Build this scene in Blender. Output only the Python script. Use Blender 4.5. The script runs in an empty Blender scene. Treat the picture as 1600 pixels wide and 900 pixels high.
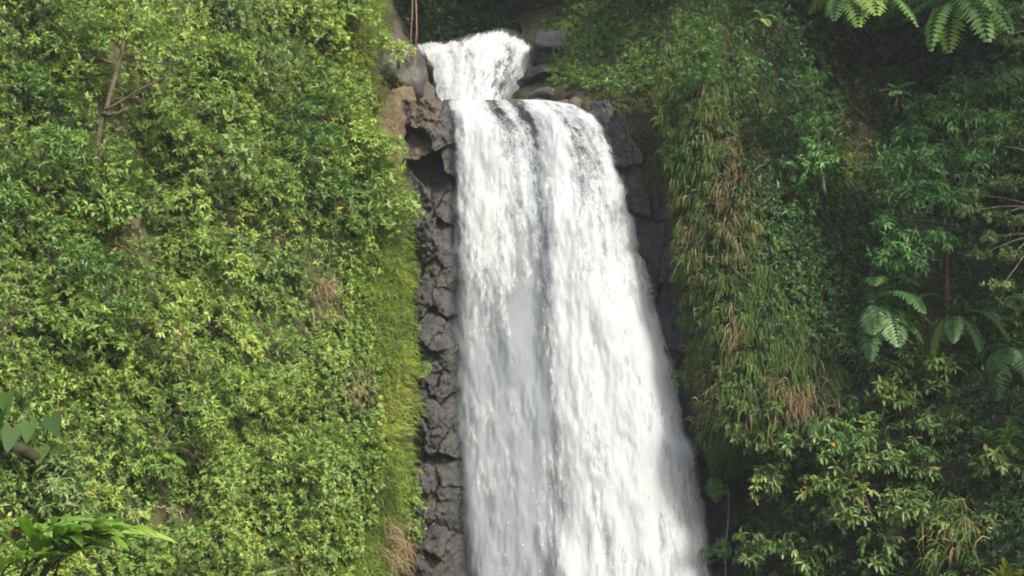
import bpy, bmesh, math, random
import numpy as np
from mathutils import Vector

# ------------------------------------------------------------------ camera, sky, sun, exposure
scene = bpy.context.scene
C = scene.collection
PITCH = math.radians(12.0)
CAM = np.array((0.0, 0.0, 1.6))
cam_data = bpy.data.cameras.new('camera')
cam_data.lens = 50.0
cam_data.sensor_width = 36.0
cam_data.clip_end = 2000.0
cam = bpy.data.objects.new('camera', cam_data)
C.objects.link(cam)
cam.location = CAM
cam.rotation_euler = (math.pi / 2 + PITCH, 0, 0)
scene.camera = cam

SUN_DIR = Vector((0.45, -0.72, 0.55)).normalized()          # towards the sun: high, over the viewer's right shoulder
world = bpy.data.worlds.new('World')
scene.world = world
world.use_nodes = True
wn = world.node_tree
sky = wn.nodes.new('ShaderNodeTexSky')
sky.sky_type = 'NISHITA'
sky.sun_disc = False
sky.sun_elevation = math.asin(SUN_DIR.z)
sky.sun_rotation = math.atan2(SUN_DIR.x, SUN_DIR.y)
sky.air_density = 1.0
sky.dust_density = 3.0
bg = wn.nodes['Background']
bg.inputs['Strength'].default_value = 0.15
wn.links.new(sky.outputs[0], bg.inputs[0])

sun_data = bpy.data.lights.new('sun', 'SUN')
sun_data.energy = 3.0
sun_data.angle = math.radians(5.0)
sun_data.color = (1.0, 0.95, 0.86)
sun = bpy.data.objects.new('sun', sun_data)
C.objects.link(sun)
sun.rotation_euler = (-SUN_DIR).to_track_quat('-Z', 'Y').to_euler()

scene.view_settings.view_transform = 'Standard'
scene.view_settings.look = 'None'
scene.view_settings.gamma = 1.0
scene.view_settings.exposure = 1.1
scene.cycles.use_denoising = True
scene.cycles.filter_width = 1.9
scene.cycles.max_bounces = 6
scene.cycles.diffuse_bounces = 3
scene.cycles.glossy_bounces = 2
scene.cycles.transmission_bounces = 4
scene.cycles.transparent_max_bounces = 16
scene.cycles.use_adaptive_sampling = True

HAZE = 0.0005            # density of the moist air
rng = np.random.default_rng(11)
random.seed(5)

# ------------------------------------------------------------------ maths helpers
TANH = 18.0 / 50.0
SP, CP = math.sin(PITCH), math.cos(PITCH)


def P(px, py, Y):
    """The point at depth Y (metres away) that the photograph shows at pixel px, py."""
    px, py, Y = np.broadcast_arrays(np.asarray(px, float), np.asarray(py, float), np.asarray(Y, float))
    u = (px - 800.0) / 800.0 * TANH
    v = (450.0 - py) / 800.0 * TANH
    t = Y / (CP - v * SP)
    return np.stack([u * t, Y, CAM[2] + t * (v * CP + SP)], -1)


def hash3(i, j, k, seed):
    h = (i * 374761393 + j * 668265263 + k * 2147483647 + seed * 1274126177) & 0xFFFFFFFF
    h = ((h ^ (h >> 13)) * 1274126177) & 0xFFFFFFFF
    h = (h ^ (h >> 16)) & 0xFFFFFF
    return h / float(0xFFFFFF)


def vnoise(p, seed=0):
    p = np.asarray(p, float)
    i = np.floor(p).astype(np.int64)
    f = p - i
    f = f * f * (3 - 2 * f)
    out = 0.0
    for dx in (0, 1):
        for dy in (0, 1):
            for dz in (0, 1):
                w = (f[..., 0] if dx else 1 - f[..., 0]) * (f[..., 1] if dy else 1 - f[..., 1]) * (f[..., 2] if dz else 1 - f[..., 2])
                out = out + w * hash3(i[..., 0] + dx, i[..., 1] + dy, i[..., 2] + dz, seed)
    return out * 2 - 1


def fbm(p, seed=0, octaves=4, gain=0.5):
    p = np.asarray(p, float)
    a, s, out = 1.0, 1.0, 0.0
    for o in range(octaves):
        out = out + a * vnoise(p * s + 17.3 * o, seed + o)
        a *= gain
        s *= 2.03
    return out


def pnoise(px, py, scale, seed, octaves=3):
    px, py = np.broadcast_arrays(np.asarray(px, float), np.asarray(py, float))
    return fbm(np.stack([px / scale, py / scale, np.full(px.shape, 0.5)], -1), seed, octaves)


def unit(v):
    return v / np.maximum(np.linalg.norm(v, axis=-1, keepdims=True), 1e-9)


def rbf(points):
    """Thin-plate surface: depth Y over pixel space through the control points (px, py, Y)."""
    A = np.array(points, float)
    X = A[:, :2] / 400.0
    n = len(X)

    def k(r2):
        return np.where(r2 > 1e-12, r2 * np.log(np.maximum(r2, 1e-12)) * 0.5, 0.0)
    d2 = ((X[:, None] - X[None]) ** 2).sum(-1)
    M = np.zeros((n + 3, n + 3))
    M[:n, :n] = k(d2) + np.eye(n) * 1e-3
    M[:n, n] = M[n, :n] = 1
    M[:n, n + 1:] = X
    M[n + 1:, :n] = X.T
    w = np.linalg.solve(M, np.concatenate([A[:, 2], np.zeros(3)]))

    def f(px, py):
        px, py = np.broadcast_arrays(np.asarray(px, float), np.asarray(py, float))
        q = np.stack([px.ravel(), py.ravel()], -1) / 400.0
        d = ((q[:, None] - X[None]) ** 2).sum(-1)
        return (k(d) @ w[:n] + w[n] + q @ w[n + 1:]).reshape(px.shape)
    return f


def curve(pts):
    """Piecewise-linear function of py from a list of (py, px)."""
    a = np.array(sorted(pts), float)
    return lambda y: np.interp(y, a[:, 0], a[:, 1])


# ------------------------------------------------------------------ scene helpers
def link(o, parent=None):
    C.objects.link(o)
    if parent is not None:
        o.parent = parent
    return o


def tag(o, label=None, cat=None, group=None, kind=None):
    if label:
        o['label'] = label
    if cat:
        o['category'] = cat
    if group:
        o['group'] = group
    if kind:
        o['kind'] = kind
    return o


def thing(name, label, cat, loc, group=None):
    o = bpy.data.objects.new(name, None)
    o.empty_display_size = 0.2
    o.location = tuple(loc)
    return tag(link(o), label, cat, group)


def mesh_np(name, V, F, mat, parent=None, attrs=None, uv=None, smooth=False, origin=None):
    """V (n,3) world points, F (m,k) faces of one size. Parent's location is taken off the points."""
    V = np.asarray(V, np.float32).copy()
    F = np.asarray(F, np.int32)
    if parent is not None:
        V -= np.array(parent['_w'] if '_w' in parent else parent.location, np.float32)
    elif origin is not None:
        V -= np.array(origin, np.float32)
    me = bpy.data.meshes.new(name)
    me.vertices.add(len(V))
    me.vertices.foreach_set('co', V.ravel())
    m, k = F.shape
    me.loops.add(m * k)
    me.loops.foreach_set('vertex_index', F.ravel())
    me.polygons.add(m)
    me.polygons.foreach_set('loop_start', np.arange(m, dtype=np.int32) * k)
    if smooth:
        me.polygons.foreach_set('use_smooth', np.ones(m, dtype=bool))
    for nm, arr in (attrs or {}).items():
        at = me.attributes.new(nm, 'FLOAT', 'POINT')
        at.data.foreach_set('value', np.asarray(arr, np.float32).ravel())
    if uv is not None:
        l = me.uv_layers.new(name='flow')
        l.data.foreach_set('uv', np.asarray(uv, np.float32)[F.ravel()].ravel())
    me.materials.append(mat)
    me.update(calc_edges=True)
    me.validate()
    o = bpy.data.objects.new(name, me)
    if parent is None and origin is not None:
        o.location = tuple(origin)
    return link(o, parent)


def grid_faces(nu, nv):
    i = np.arange((nu - 1) * (nv - 1))
    r, c = i // (nu - 1), i % (nu - 1)
    a = r * nu + c
    return np.stack([a, a + 1, a + nu + 1, a + nu], -1)


class Soup:
    """Collects triangle batches for one mesh."""
    def __init__(self):
        self.V, self.F, self.R, self.n = [], [], [], 0

    def add(self, V, F, R):
        self.V.append(V.reshape(-1, 3))
        self.F.append(F.reshape(-1, 3) + self.n)
        self.R.append(np.broadcast_to(R, (len(V.reshape(-1, 3)),)).ravel() if np.ndim(R) == 0 else R.ravel())
        self.n += len(self.V[-1])

    def build(self, name, mat, parent=None, smooth=False, origin=None):
        return mesh_np(name, np.concatenate(self.V), np.concatenate(self.F), mat, parent, {'rnd': np.concatenate(self.R)}, smooth=smooth, origin=origin)


# leaf templates: (along, across, up) per vertex, and triangles
T_OVAL = (np.array([(0, 0, 0), (.34, .5, .10), (.40, 0, -.02), (.34, -.5, .10), (.74, .38, .03), (.74, -.38, .03), (1, 0, -.14)]),
          np.array([(0, 2, 1), (0, 3, 2), (1, 2, 4), (2, 3, 5), (2, 5, 6), (2, 6, 4)]))
T_DIAMOND = (np.array([(0, 0, 0), (.45, .5, .10), (.5, 0, -.02), (.45, -.5, .10), (1, 0, -.16)]),
             np.array([(0, 2, 1), (0, 3, 2), (1, 2, 4), (2, 3, 4)]))


def put_leaves(soup, pos, axis, normal, length, width, rnd, template=T_DIAMOND):
    """Place one leaf per row: base at pos, growing along axis, upper side towards normal."""
    T, F = template
    a = unit(axis)
    s = unit(np.cross(normal, a))
    n = np.cross(a, s)
    L = np.broadcast_to(length, (len(pos),))[:, None, None]
    W = np.broadcast_to(width, (len(pos),))[:, None, None]
    V = pos[:, None] + a[:, None] * T[None, :, 0:1] * L + s[:, None] * T[None, :, 1:2] * W + n[:, None] * T[None, :, 2:3] * L
    m = len(T)
    FF = (F[None] + (np.arange(len(pos)) * m)[:, None, None])
    R = np.repeat(np.broadcast_to(rnd, (len(pos),)), m)
    soup.add(V, FF, R)


def put_rosettes(soup, pos, d, size, nleaf=7, ratio=0.38, spread=(0.7, 1.3), droop=0.0, rnd=None, template=T_DIAMOND, up=0.5):
    """Whorls of leaves at twig tips; spread = angle range between leaf and twig."""
    n = len(pos)
    d = unit(d)
    ref = np.where(np.abs(d[:, 2:3]) > .9, np.array([[1., 0, 0]]), np.array([[0, 0, 1.]]))
    e1 = unit(np.cross(d, ref))
    e2 = np.cross(d, e1)
    if rnd is None:
        rnd = rng.random(n)
    ph = rng.random(n) * 6.283
    for k in range(nleaf):
        keep = rng.random(n) < 0.93
        an = ph + k * 2.399 + rng.normal(0, .25, n)
        th = rng.uniform(spread[0], spread[1], n)
        ax = d * np.cos(th)[:, None] + (e1 * np.cos(an)[:, None] + e2 * np.sin(an)[:, None]) * np.sin(th)[:, None]
        ax[:, 2] -= droop * rng.uniform(.5, 1.3, n)
        nm = d * 0.8 + np.array([0, 0, up]) + rng.normal(0, .28, (n, 3))
        ln = size * rng.uniform(.65, 1.2, n)
        b = pos + d * (rng.uniform(-.25, .1, n) * size)[:, None]
        r = np.clip(rnd + rng.normal(0, .13, n), 0, .985)
        r = np.where(rng.random(n) < 0.006, 0.998, r)
        put_leaves(soup, b[keep], ax[keep], nm[keep], ln[keep], (ln * ratio * rng.uniform(.8, 1.15, n))[keep], r[keep], template)


def put_blades(soup, pos, d, length, width, droop, rnd, seg=3):
    """Grass blades that start along d and bend over under gravity."""
    n = len(pos)
    d = unit(d)
    length = np.broadcast_to(length, (n,))
    width = np.broadcast_to(width, (n,))
    droop = np.broadcast_to(droop, (n,))
    side = unit(np.cross(d, rng.normal(0, 1, (n, 3))))
    pts = [pos]
    cur = d.copy()
    for s in range(seg):
        pts.append(pts[-1] + cur * (length / seg)[:, None])
        cur = unit(cur + np.array([0, 0, -1.0]) * (droop * 2.2 / seg)[:, None])
    V = []
    for s in range(seg):
        w = width * (0.6, 1.0, .75, .5)[min(s, 3)] * 0.5
        V += [pts[s] + side * w[:, None], pts[s] - side * w[:, None]]
    V.append(pts[seg])
    V = np.stack(V, 1)
    m = V.shape[1]
    F = []
    for s in range(seg - 1):
        a = 2 * s
        F += [(a, a + 1, a + 3), (a, a + 3, a + 2)]
    F.append((2 * seg - 2, 2 * seg - 1, 2 * seg))
    F = np.array(F)[None] + (np.arange(n) * m)[:, None, None]
    soup.add(V, F, np.repeat(np.broadcast_to(rnd, (n,)), m))


def tube(path, radii, sides=7, wobble=0.0, seed=0):
    path = np.array(path, float)
    radii = np.broadcast_to(radii, (len(path),))
    t = unit(np.gradient(path, axis=0))
    ref = np.array([0.3, -1, 0.2])
    e1 = unit(np.cross(t, ref))
    e2 = np.cross(t, e1)
    an = np.arange(sides) / sides * 6.2832
    ring = e1[:, None] * np.cos(an)[None, :, None] + e2[:, None] * np.sin(an)[None, :, None]
    r = radii[:, None] * (1 + wobble * vnoise(ring * 1.7 + path[:, None] * 2.5, seed))
    V = (path[:, None] + ring * r[..., None]).reshape(-1, 3)
    V = np.concatenate([V, path[:1], path[-1:]])
    F = []
    n = len(path)
    for i in range(n - 1):
        for j in range(sides):
            a, b = i * sides + j, i * sides + (j + 1) % sides
            F += [(a, b, b + sides), (a, b + sides, a + sides)]
    for j in range(sides):
        F.append((n * sides, (j + 1) % sides, j))
        F.append((n * sides + 1, (n - 1) * sides + j, (n - 1) * sides + (j + 1) % sides))
    return V, np.array(F)


def smooth_path(pts, n=14, jit=0.0):
    pts = np.array(pts, float)
    t = np.concatenate([[0], np.cumsum(np.linalg.norm(np.diff(pts, axis=0), axis=1))])
    q = np.linspace(0, t[-1], n)
    out = np.stack([np.interp(q, t, pts[:, i]) for i in range(3)], -1)
    for _ in range(2):
        out[1:-1] = out[1:-1] * .5 + (out[:-2] + out[2:]) * .25
    out[1:-1] += rng.normal(0, jit, (n - 2, 3)) if jit else 0
    return out


def tube_obj(name, path, radii, mat, parent=None, sides=7, wobble=0.15, origin=None):
    V, F = tube(path, radii, sides, wobble, int(abs(path[0][0]) * 91) % 97)
    return mesh_np(name, V, F, mat, parent, smooth=True, origin=origin)


def ico(sub):
    bm = bmesh.new()
    bmesh.ops.create_icosphere(bm, subdivisions=sub, radius=1.0)
    V = np.array([v.co for v in bm.verts])
    F = np.array([[v.index for v in f.verts] for f in bm.faces])
    bm.free()
    return V, F


ICO3, ICO4 = ico(3), ico(4)


def rock_points(center, radii, seed, boxy=0.55, cuts=9, rough=0.06, tmpl=None, bevel=0.0):
    """An irregular stone: a rounded block chipped by random planes, with a rough skin."""
    V, F = tmpl or ICO3
    r = np.random.default_rng(seed)
    p = V.copy()
    cube = p / np.max(np.abs(p), axis=1, keepdims=True)
    p = p * (1 - boxy) + cube * boxy * 0.86
    for c in range(cuts):
        n = unit(r.normal(0, 1, 3) * np.array([1, 1, .8]))
        dlim = r.uniform(.68, .95)
        over = np.maximum(p @ n - dlim, 0)
        p = p - over[:, None] * n * 0.92
    q = p * np.array(radii)
    sc = float(np.mean(radii))
    nn = unit(p)
    q = q + nn * (fbm(q / sc * 1.6 + seed * 3.1, seed, 4) * rough * sc)[:, None] + nn * (fbm(q * 3.0 + seed, seed + 5, 3) * 0.028)[:, None]
    return q + np.array(center), F


# ------------------------------------------------------------------ materials
def new_mat(name):
    m = bpy.data.materials.new(name)
    m.use_nodes = True
    nt = m.node_tree
    for n in list(nt.nodes):
        if n.type != 'OUTPUT_MATERIAL':
            nt.nodes.remove(n)
    return m, nt, nt.nodes['Material Output']


def N(nt, kind, **kw):
    n = nt.nodes.new('ShaderNode' + kind)
    for k, v in kw.items():
        if k in n.inputs.keys() if isinstance(k, str) else False:
            n.inputs[k].default_value = v
        else:
            setattr(n, k, v)
    return n


def ramp(nt, stops, interp='LINEAR'):
    n = nt.nodes.new('ShaderNodeValToRGB')
    n.color_ramp.interpolation = interp
    while len(n.color_ramp.elements) < len(stops):
        n.color_ramp.elements.new(0.5)
    for e, (p, c) in zip(n.color_ramp.elements, stops):
        e.position = p
        e.color = (c, c, c, 1) if np.isscalar(c) else (*c, 1)
    return n


def leaf_mat(name, stops, translucent=0.32, rough=0.46, spec=0.4, patch=0.30, pscale=0.55):
    m, nt, out = new_mat(name)
    at = N(nt, 'Attribute', attribute_name='rnd')
    rp = ramp(nt, stops)
    geo = N(nt, 'NewGeometry')
    no = N(nt, 'TexNoise')
    no.inputs['Scale'].default_value = pscale
    no.inputs['Detail'].default_value = 3
    nt.links.new(geo.outputs['Position'], no.inputs['Vector'])
    ad = N(nt, 'Math', operation='MULTIPLY_ADD')
    ad.inputs[1].default_value = patch * 2
    ad.inputs[2].default_value = -patch
    nt.links.new(no.outputs[0], ad.inputs[0])
    mx = N(nt, 'Math', operation='ADD')
    nt.links.new(at.outputs['Fac'], mx.inputs[0])
    nt.links.new(ad.outputs[0], mx.inputs[1])
    # the odd yellow or brown leaf keeps its own colour
    gt = N(nt, 'Math', operation='GREATER_THAN')
    gt.inputs[1].default_value = 0.99
    nt.links.new(at.outputs['Fac'], gt.inputs[0])
    cl = N(nt, 'Clamp')
    cl.inputs['Max'].default_value = 0.96
    nt.links.new(mx.outputs[0], cl.inputs[0])
    mm = N(nt, 'Math', operation='MAXIMUM')
    nt.links.new(cl.outputs[0], mm.inputs[0])
    nt.links.new(gt.outputs[0], mm.inputs[1])
    nt.links.new(mm.outputs[0], rp.inputs[0])
    pb = N(nt, 'BsdfPrincipled')
    pb.inputs['Roughness'].default_value = rough
    pb.inputs['Specular IOR Level'].default_value = spec
    nt.links.new(rp.outputs[0], pb.inputs['Base Color'])
    tr = N(nt, 'BsdfTranslucent')
    hs = N(nt, 'HueSaturation')
    hs.inputs['Saturation'].default_value = 1.15
    hs.inputs['Value'].default_value = 1.3
    nt.links.new(rp.outputs[0], hs.inputs['Color'])
    nt.links.new(hs.outputs[0], tr.inputs[0])
    mix = N(nt, 'MixShader')
    mix.inputs[0].default_value = translucent
    nt.links.new(pb.outputs[0], mix.inputs[1])
    nt.links.new(tr.outputs[0], mix.inputs[2])
    nt.links.new(mix.outputs[0], out.inputs[0])
    return m


def ground_mat(name, stops, rough=0.9, scale=2.2, bump=0.5, moss=None, moss_amt=0.5, spec=0.3, detail_scale=14.0, wet=None):
    m, nt, out = new_mat(name)
    geo = N(nt, 'NewGeometry')
    n1 = N(nt, 'TexNoise')
    n1.inputs['Scale'].default_value = scale
    n1.inputs['Detail'].default_value = 8
    n1.inputs['Roughness'].default_value = .65
    n1.inputs['Distortion'].default_value = .6
    nt.links.new(geo.outputs['Position'], n1.inputs['Vector'])
    rp = ramp(nt, stops)
    nt.links.new(n1.outputs[0], rp.inputs[0])
    col = rp.outputs[0]
    pb = N(nt, 'BsdfPrincipled')
    pb.inputs['Specular IOR Level'].default_value = spec
    pb.inputs['Roughness'].default_value = rough
    if moss is not None:
        n2 = N(nt, 'TexNoise')
        n2.inputs['Scale'].default_value = 1.1
        n2.inputs['Detail'].default_value = 7
        n2.inputs['Roughness'].default_value = .7
        nt.links.new(geo.outputs['Position'], n2.inputs['Vector'])
        mr = ramp(nt, [(0.62 - moss_amt * .3, 0.0), (0.72 - moss_amt * .3, 1.0)])
        nt.links.new(n2.outputs[0], mr.inputs[0])
        mix = N(nt, 'MixRGB')
        mix.inputs[2].default_value = (*moss, 1)
        nt.links.new(mr.outputs[0], mix.inputs[0])
        nt.links.new(col, mix.inputs[1])
        col = mix.outputs[0]
    nt.links.new(col, pb.inputs['Base Color'])
    if wet is not None:
        wr = ramp(nt, [(.35, wet), (.65, rough)])
        n3 = N(nt, 'TexNoise')
        n3.inputs['Scale'].default_value = 3.1
        n3.inputs['Detail'].default_value = 5
        nt.links.new(geo.outputs['Position'], n3.inputs['Vector'])
        nt.links.new(n3.outputs[0], wr.inputs[0])
        nt.links.new(wr.outputs[0], pb.inputs['Roughness'])
    n4 = N(nt, 'TexNoise')
    n4.inputs['Scale'].default_value = detail_scale
    n4.inputs['Detail'].default_value = 8
    n4.inputs['Roughness'].default_value = .7
    nt.links.new(geo.outputs['Position'], n4.inputs['Vector'])
    vo = N(nt, 'TexVoronoi', feature='DISTANCE_TO_EDGE')
    vo.inputs['Scale'].default_value = 1.4
    wv = N(nt, 'MixRGB')
    wv.inputs[0].default_value = .25
    nt.links.new(geo.outputs['Position'], wv.inputs[1])
    nt.links.new(n1.outputs['Color'], wv.inputs[2])
    nt.links.new(wv.outputs[0], vo.inputs['Vector'])
    cr = ramp(nt, [(0.0, 0.0), (.05, 1.0)])
    nt.links.new(vo.outputs[0], cr.inputs[0])
    ad = N(nt, 'Math', operation='MULTIPLY_ADD')
    ad.inputs[1].default_value = .5
    nt.links.new(cr.outputs[0], ad.inputs[0])
    nt.links.new(n4.outputs[0], ad.inputs[2])
    bp = N(nt, 'Bump')
    bp.inputs['Strength'].default_value = bump
    bp.inputs['Distance'].default_value = 0.12
    nt.links.new(ad.outputs[0], bp.inputs['Height'])
    nt.links.new(bp.outputs[0], pb.inputs['Normal'])
    nt.links.new(pb.outputs[0], out.inputs[0])
    return m


def water_mat(name, seed, cover=0.5, fine=1.0, soft=0.10, dense=0.6, relief=.7):
    """Aerated falling water: white froth, with gaps where the film is thin. 'thick' is the sheet's water depth."""
    m, nt, out = new_mat(name)
    uv = N(nt, 'UVMap', uv_map='flow')
    mp = N(nt, 'Mapping')
    mp.inputs['Location'].default_value = (seed * 3.7, seed * 1.3, seed)
    nt.links.new(uv.outputs[0], mp.inputs[0])
    # broad braids
    w = N(nt, 'TexNoise')
    w.inputs['Scale'].default_value = 1.2
    w.inputs['Detail'].default_value = 4
    nt.links.new(mp.outputs[0], w.inputs['Vector'])
    warp = N(nt, 'MixRGB', blend_type='ADD')
    warp.inputs[0].default_value = 0.55
    nt.links.new(mp.outputs[0], warp.inputs[1])
    nt.links.new(w.outputs['Color'], warp.inputs[2])
    n1 = N(nt, 'TexNoise')
    n1.inputs['Scale'].default_value = 2.6 * fine
    n1.inputs['Detail'].default_value = 9
    n1.inputs['Roughness'].default_value = .68
    nt.links.new(warp.outputs[0], n1.inputs['Vector'])
    n2 = N(nt, 'TexNoise')
    n2.inputs['Scale'].default_value = 11.0 * fine
    n2.inputs['Detail'].default_value = 5
    n2.inputs['Roughness'].default_value = .7
    nt.links.new(warp.outputs[0], n2.inputs['Vector'])
    s = N(nt, 'Math', operation='MULTIPLY_ADD')
    s.inputs[1].default_value = 0.55
    nt.links.new(n2.outputs[0], s.inputs[0])
    nt.links.new(n1.outputs[0], s.inputs[2])          # about .5 + .22
    at = N(nt, 'Attribute', attribute_name='thick')
    a2 = N(nt, 'Math', operation='ADD')
    nt.links.new(s.outputs[0], a2.inputs[0])
    nt.links.new(at.outputs['Fac'], a2.inputs[1])     # thick about 0 +- .4
    mr = N(nt, 'MapRange')
    mr.inputs['From Min'].default_value = 1.225 - cover - soft
    mr.inputs['From Max'].default_value = 1.225 - cover + soft
    nt.links.new(a2.outputs[0], mr.inputs['Value'])
    # a fine veil of drops hangs even where the froth is open; 'edge' frays the sheet's sides
    ve = N(nt, 'Attribute', attribute_name='veil')
    mv = N(nt, 'Math', operation='MAXIMUM')
    nt.links.new(mr.outputs[0], mv.inputs[0])
    nt.links.new(ve.outputs['Fac'], mv.inputs[1])
    eg = N(nt, 'Attribute', attribute_name='edge')
    dn = N(nt, 'Math', operation='MULTIPLY')
    dn.inputs[1].default_value = dense
    nt.links.new(mv.outputs[0], dn.inputs[0])
    me_ = N(nt, 'Math', operation='MULTIPLY')
    nt.links.new(dn.outputs[0], me_.inputs[0])
    nt.links.new(eg.outputs['Fac'], me_.inputs[1])
    df = N(nt, 'BsdfDiffuse')
    df.inputs[0].default_value = (0.71, 0.73, 0.75, 1)
    tl = N(nt, 'BsdfTranslucent')
    tl.inputs[0].default_value = (0.71, 0.74, 0.77, 1)
    fo = N(nt, 'MixShader')
    fo.inputs[0].default_value = .35
    bp = N(nt, 'Bump')
    bp.inputs['Strength'].default_value = relief
    bp.inputs['Distance'].default_value = .16
    nt.links.new(s.outputs[0], bp.inputs['Height'])
    nt.links.new(bp.outputs[0], df.inputs['Normal'])
    nt.links.new(df.outputs[0], fo.inputs[1])
    nt.links.new(tl.outputs[0], fo.inputs[2])
    tp = N(nt, 'BsdfTransparent')
    tp.inputs[0].default_value = (0.93, 0.95, 0.96, 1)
    mx = N(nt, 'MixShader')
    nt.links.new(me_.outputs[0], mx.inputs[0])
    nt.links.new(tp.outputs[0], mx.inputs[1])
    nt.links.new(fo.outputs[0], mx.inputs[2])
    nt.links.new(mx.outputs[0], out.inputs[0])
    return m


def plain_mat(name, col, rough=.8, spec=.3, var=.3, scale=6.0, bump=.3):
    c = np.array(col)
    return ground_mat(name, [(.3, tuple(c * (1 - var))), (.7, tuple(c * (1 + var)))], rough, scale, bump, spec=spec, detail_scale=30)


def droplet_mat():
    m, nt, out = new_mat('froth')
    df = N(nt, 'BsdfDiffuse')
    df.inputs[0].default_value = (0.86, 0.88, 0.90, 1)
    tl = N(nt, 'BsdfTranslucent')
    tl.inputs[0].default_value = (0.86, 0.88, 0.90, 1)
    mx = N(nt, 'MixShader')
    mx.inputs[0].default_value = .4
    nt.links.new(df.outputs[0], mx.inputs[1])
    nt.links.new(tl.outputs[0], mx.inputs[2])
    nt.links.new(mx.outputs[0], out.inputs[0])
    return m


YEL = (0.42, 0.27, 0.03)
M_SHRUB = leaf_mat('shrub leaf', [(0, (0.064, 0.115, 0.033)), (.35, (0.127, 0.207, 0.052)), (.65, (0.200, 0.297, 0.072)), (.95, (0.338, 0.430, 0.108)), (1.0, YEL)], translucent=.40, rough=.50, spec=.32)
M_SHRUB2 = leaf_mat('olive shrub leaf', [(0, (0.071, 0.111, 0.042)), (.4, (0.135, 0.205, 0.068)), (.7, (0.198, 0.284, 0.091)), (.95, (0.301, 0.375, 0.132)), (1.0, YEL)], translucent=.40, rough=.52, spec=.32)
M_SHRUB3 = leaf_mat('dark shrub leaf', [(0, (0.043, 0.090, 0.028)), (.5, (0.097, 0.179, 0.047)), (.95, (0.214, 0.332, 0.078)), (1.0, YEL)], translucent=.38, rough=.45, spec=.35)
M_GRASS = leaf_mat('bright grass', [(0, (.075, .125, .022)), (.45, (.18, .26, .040)), (.75, (.27, .34, .060)), (.95, (.30, .25, .08)), (1.0, (.30, .19, .09))], translucent=.4, rough=.6, spec=.2)
M_HANG = leaf_mat('hanging grass', [(0, (0.046, 0.091, 0.020)), (.45, (0.091, 0.156, 0.035)), (.66, (0.137, 0.195, 0.052)), (.80, (0.195, 0.176, 0.074)), (.95, (0.312, 0.221, 0.117)), (1.0, (0.364, 0.247, 0.136))], translucent=.3, rough=.6, spec=.2, patch=.22)
M_STRAW = leaf_mat('dry straw', [(0, (.12, .08, .04)), (.5, (.24, .17, .09)), (.95, (.38, .32, .21)), (1.0, (.45, .40, .30))], translucent=.25, rough=.7, spec=.2, patch=.1)
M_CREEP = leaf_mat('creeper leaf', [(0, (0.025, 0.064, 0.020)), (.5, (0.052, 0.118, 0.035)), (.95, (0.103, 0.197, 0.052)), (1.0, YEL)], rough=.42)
M_TREE = leaf_mat('tree leaf', [(0, (0.050, 0.130, 0.041)), (.5, (0.109, 0.246, 0.072)), (.95, (0.234, 0.424, 0.110)), (1.0, YEL)], rough=.38, spec=.5)
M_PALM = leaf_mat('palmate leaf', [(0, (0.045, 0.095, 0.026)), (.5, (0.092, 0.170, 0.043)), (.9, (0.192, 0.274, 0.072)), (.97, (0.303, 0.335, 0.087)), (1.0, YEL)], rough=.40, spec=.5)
M_FEATHER = leaf_mat('pale spray leaf', [(0, (0.061, 0.108, 0.036)), (.5, (0.115, 0.182, 0.059)), (.9, (0.203, 0.270, 0.083)), (.97, (0.324, 0.351, 0.064)), (1.0, YEL)], rough=.45)
M_FERN = leaf_mat('fern frond', [(0, (0.055, 0.123, 0.036)), (.5, (0.103, 0.207, 0.058)), (.95, (0.193, 0.330, 0.078)), (1.0, (0.275, 0.343, 0.065))], translucent=.4, rough=.55, spec=.25, patch=.15)
M_FERNY = leaf_mat('young fern frond', [(0, (.11, .19, .04)), (.5, (.18, .28, .055)), (.95, (.24, .34, .07)), (1.0, (.3, .35, .08))], translucent=.45, rough=.55, spec=.25, patch=.1)
M_BROAD = leaf_mat('broad leaf', [(0, (0.086, 0.187, 0.032)), (.5, (0.156, 0.296, 0.048)), (.95, (0.296, 0.421, 0.067)), (1.0, (0.390, 0.437, 0.074))], translucent=.38, rough=.34, spec=.5, patch=.1)
M_TARO = leaf_mat('taro leaf', [(0, (0.025, 0.062, 0.013)), (.5, (0.040, 0.087, 0.018)), (.95, (0.062, 0.112, 0.025)), (1.0, (0.074, 0.112, 0.042))], translucent=.3, rough=.6, spec=.2, patch=.1)
M_YELLOW = leaf_mat('yellowing leaf', [(0, (.12, .18, .03)), (.5, (.24, .27, .04)), (.95, (.42, .36, .04)), (1.0, (.45, .30, .04))], translucent=.35, rough=.4, patch=.1)
M_MOSS = leaf_mat('moss', [(0, (.05, .07, .012)), (.5, (.10, .12, .018)), (.95, (.17, .18, .025)), (1.0, (.2, .2, .03))], translucent=.25, rough=.8, spec=.1)
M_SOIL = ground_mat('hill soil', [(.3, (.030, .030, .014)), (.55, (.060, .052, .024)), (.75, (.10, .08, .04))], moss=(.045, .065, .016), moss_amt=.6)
M_SHADESOIL = ground_mat('soil with painted shade', [(.3, (.012, .012, .007)), (.55, (.024, .022, .012)), (.75, (.042, .036, .02))], moss=(.022, .034, .010), moss_amt=.5)  # hill soil in a darker copy: shade of hollow and gorge put into the colour
M_EARTH = ground_mat('bare earth', [(.28, (.075, .058, .034)), (.5, (.135, .104, .064)), (.72, (.20, .16, .105))], moss=(.10, .13, .03), moss_amt=.15, bump=.8)
M_ROCK = ground_mat('wet basalt', [(.25, (0.028, 0.027, 0.027)), (.5, (0.057, 0.055, 0.053)), (.72, (0.092, 0.090, 0.086))], rough=.50, wet=.16, bump=.9, spec=.5, moss=(.050, .056, .018), moss_amt=.16)
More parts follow.
